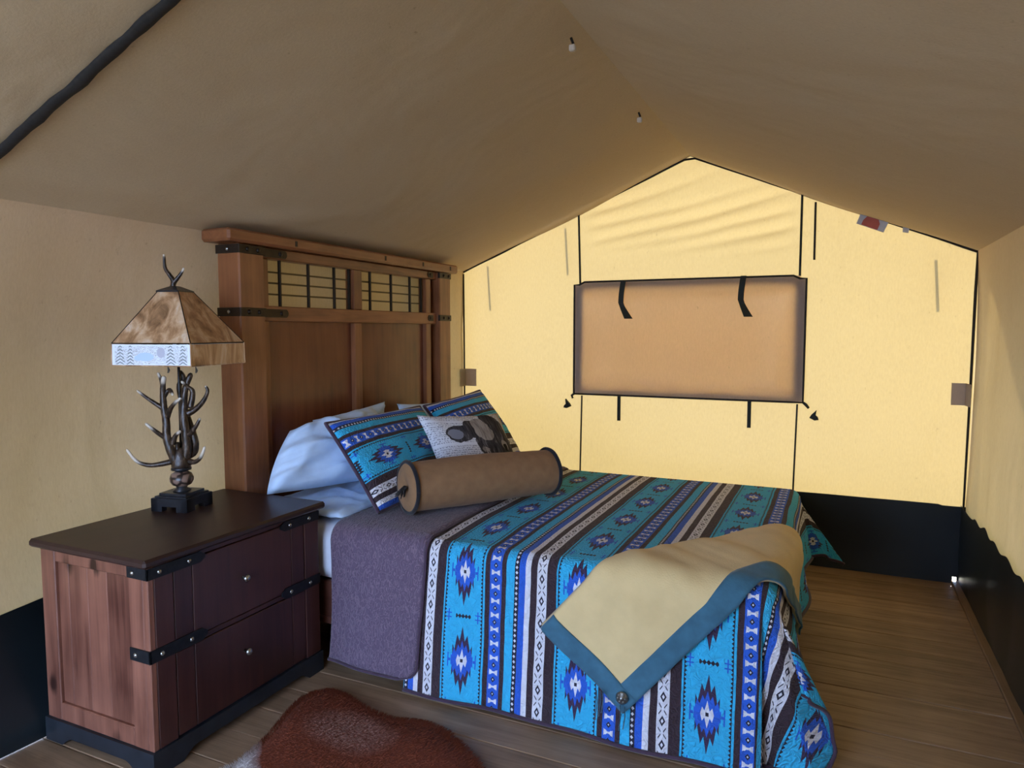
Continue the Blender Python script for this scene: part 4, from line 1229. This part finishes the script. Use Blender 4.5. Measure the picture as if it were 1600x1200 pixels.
cap.add(q0 + q1 + q2, [(3, 2, 1, 0), (8, 9, 10, 11)] + [(k, (k + 1) % 4, 4 + (k + 1) % 4, 4 + k) for k in range(4)] + [(4 + k, 4 + (k + 1) % 4, 8 + (k + 1) % 4, 8 + k) for k in range(4)])
cap.build('shade_cap', M['lamp_black'], lamp)
antler(lamp, 'finial', [([(-.006, 0, .872), (-.004, 0, .895), (-.018, 0, .918), (-.034, 0, .945), (-.036, 0, .985), (-.037, 0, .998)], .011, .004, .22),
                        ([(-.003, 0, .888), (.012, 0, .905), (.028, 0, .925), (.040, 0, .946)], .010, .004, .3)])
for x, dpt in ((-.048, .02), (.062, .02)):
    ch = MB()
    ch.tube([(x, dpt, .66), (x, dpt, .560)], .0016, 5); ch.tube([(x, dpt, .56), (x + .004, dpt, .545), (x, dpt, .535)], [.002, .005, .003], 6)
    ch.build('pull_chain', M['silver'], lamp)
MB().tube([(-.07, .06, .03), (-.10, .05, .012), (-.13, .05, .006), (-.15, .10, .004), (-.10, .17, .004)], .003, 6).build('power_cord', M['cream'], lamp, smooth=True)

# ================================================================== cowhide rug
outline = [(.746, -2.912), (.731, -2.743), (.691, -2.607), (.667, -2.496), (.702, -2.428), (.75, -2.415), (.821, -2.425), (.957, -2.470), (1.072, -2.477), (1.151, -2.454), (1.248, -2.463), (1.354, -2.517), (1.465, -2.592), (1.60, -2.72), (1.75, -2.80), (1.80, -2.95), (1.68, -3.10), (1.62, -3.35), (1.68, -3.6), (1.55, -3.75), (1.35, -3.65), (1.15, -3.68), (.98, -3.78), (.86, -3.66), (.90, -3.45), (.85, -3.2), (.70, -3.08)]
P = cr([(x, y, 0) for x, y in outline] + [(outline[0][0], outline[0][1], 0)], 4)[:-1]
cen = Vector((1.2, -3.0, 0)); mb = MB(); rn = 14; n = len(P)
def hz(p, k):
    e = 1 - k
    return .007 + .016 * min(1, e * 6) ** .5 + .018 * math.exp(-((p.x - .80) / .16) ** 2 - ((p.y + 2.62) / .16) ** 2) + .014 * math.exp(-((p.x - 1.25) / .2) ** 2 - ((p.y + 2.62) / .1) ** 2) + .006 * nz3(p.x, p.y, 0, 5) * min(1, e * 4)
vs = []
for j in range(1, rn + 1):
    k = (j / rn) ** .6
    for p in P:
        q = cen.lerp(p, k); vs.append((q.x, q.y, max(.004, hz(q, k) if j < rn else .004)))
vs.append((cen.x, cen.y, hz(cen, 0)))
fs = []
for j in range(rn - 1):
    for i in range(n): fs.append((j * n + i, j * n + (i + 1) % n, (j + 1) * n + (i + 1) % n, (j + 1) * n + i))
for i in range(n): fs.append((len(vs) - 1, (i + 1) % n, i))
mb.add(vs, fs)
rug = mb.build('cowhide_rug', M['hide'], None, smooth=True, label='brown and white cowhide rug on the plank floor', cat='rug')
hair = MB(); rnd = random.Random(3)
for i in range(16000):
    a = rnd.randrange(n); p = P[a].lerp(P[(a + 1) % n], rnd.random())
    k = math.sqrt(rnd.random()) if rnd.random() < .7 else rnd.uniform(.93, 1)
    q = cen.lerp(p, k)
    if q.y < -3.15: continue
    zz = max(.004, hz(q, k))
    d = Vector((.5 + rnd.uniform(-.5, .5) + .4 * nz3(q.x, q.y, 0, 4), .25 + rnd.uniform(-.5, .5) + .5 * nz3(q.x, q.y, 3, 4), 0))
    if k > .93: d = d * .4 + (q - cen).normalized() * .9
    d.normalize(); L = rnd.uniform(.010, .022); sd = Vector((-d.y, d.x, 0)) * .0011
    b = q + Vector((0, 0, zz - .001)); hair.add([b - sd, b + sd, b + d * L * .6 + sd * .7 + Vector((0, 0, .005)), b + d * L + Vector((0, 0, .004 + rnd.uniform(0, .004)))], [(0, 1, 2), (0, 2, 3)])
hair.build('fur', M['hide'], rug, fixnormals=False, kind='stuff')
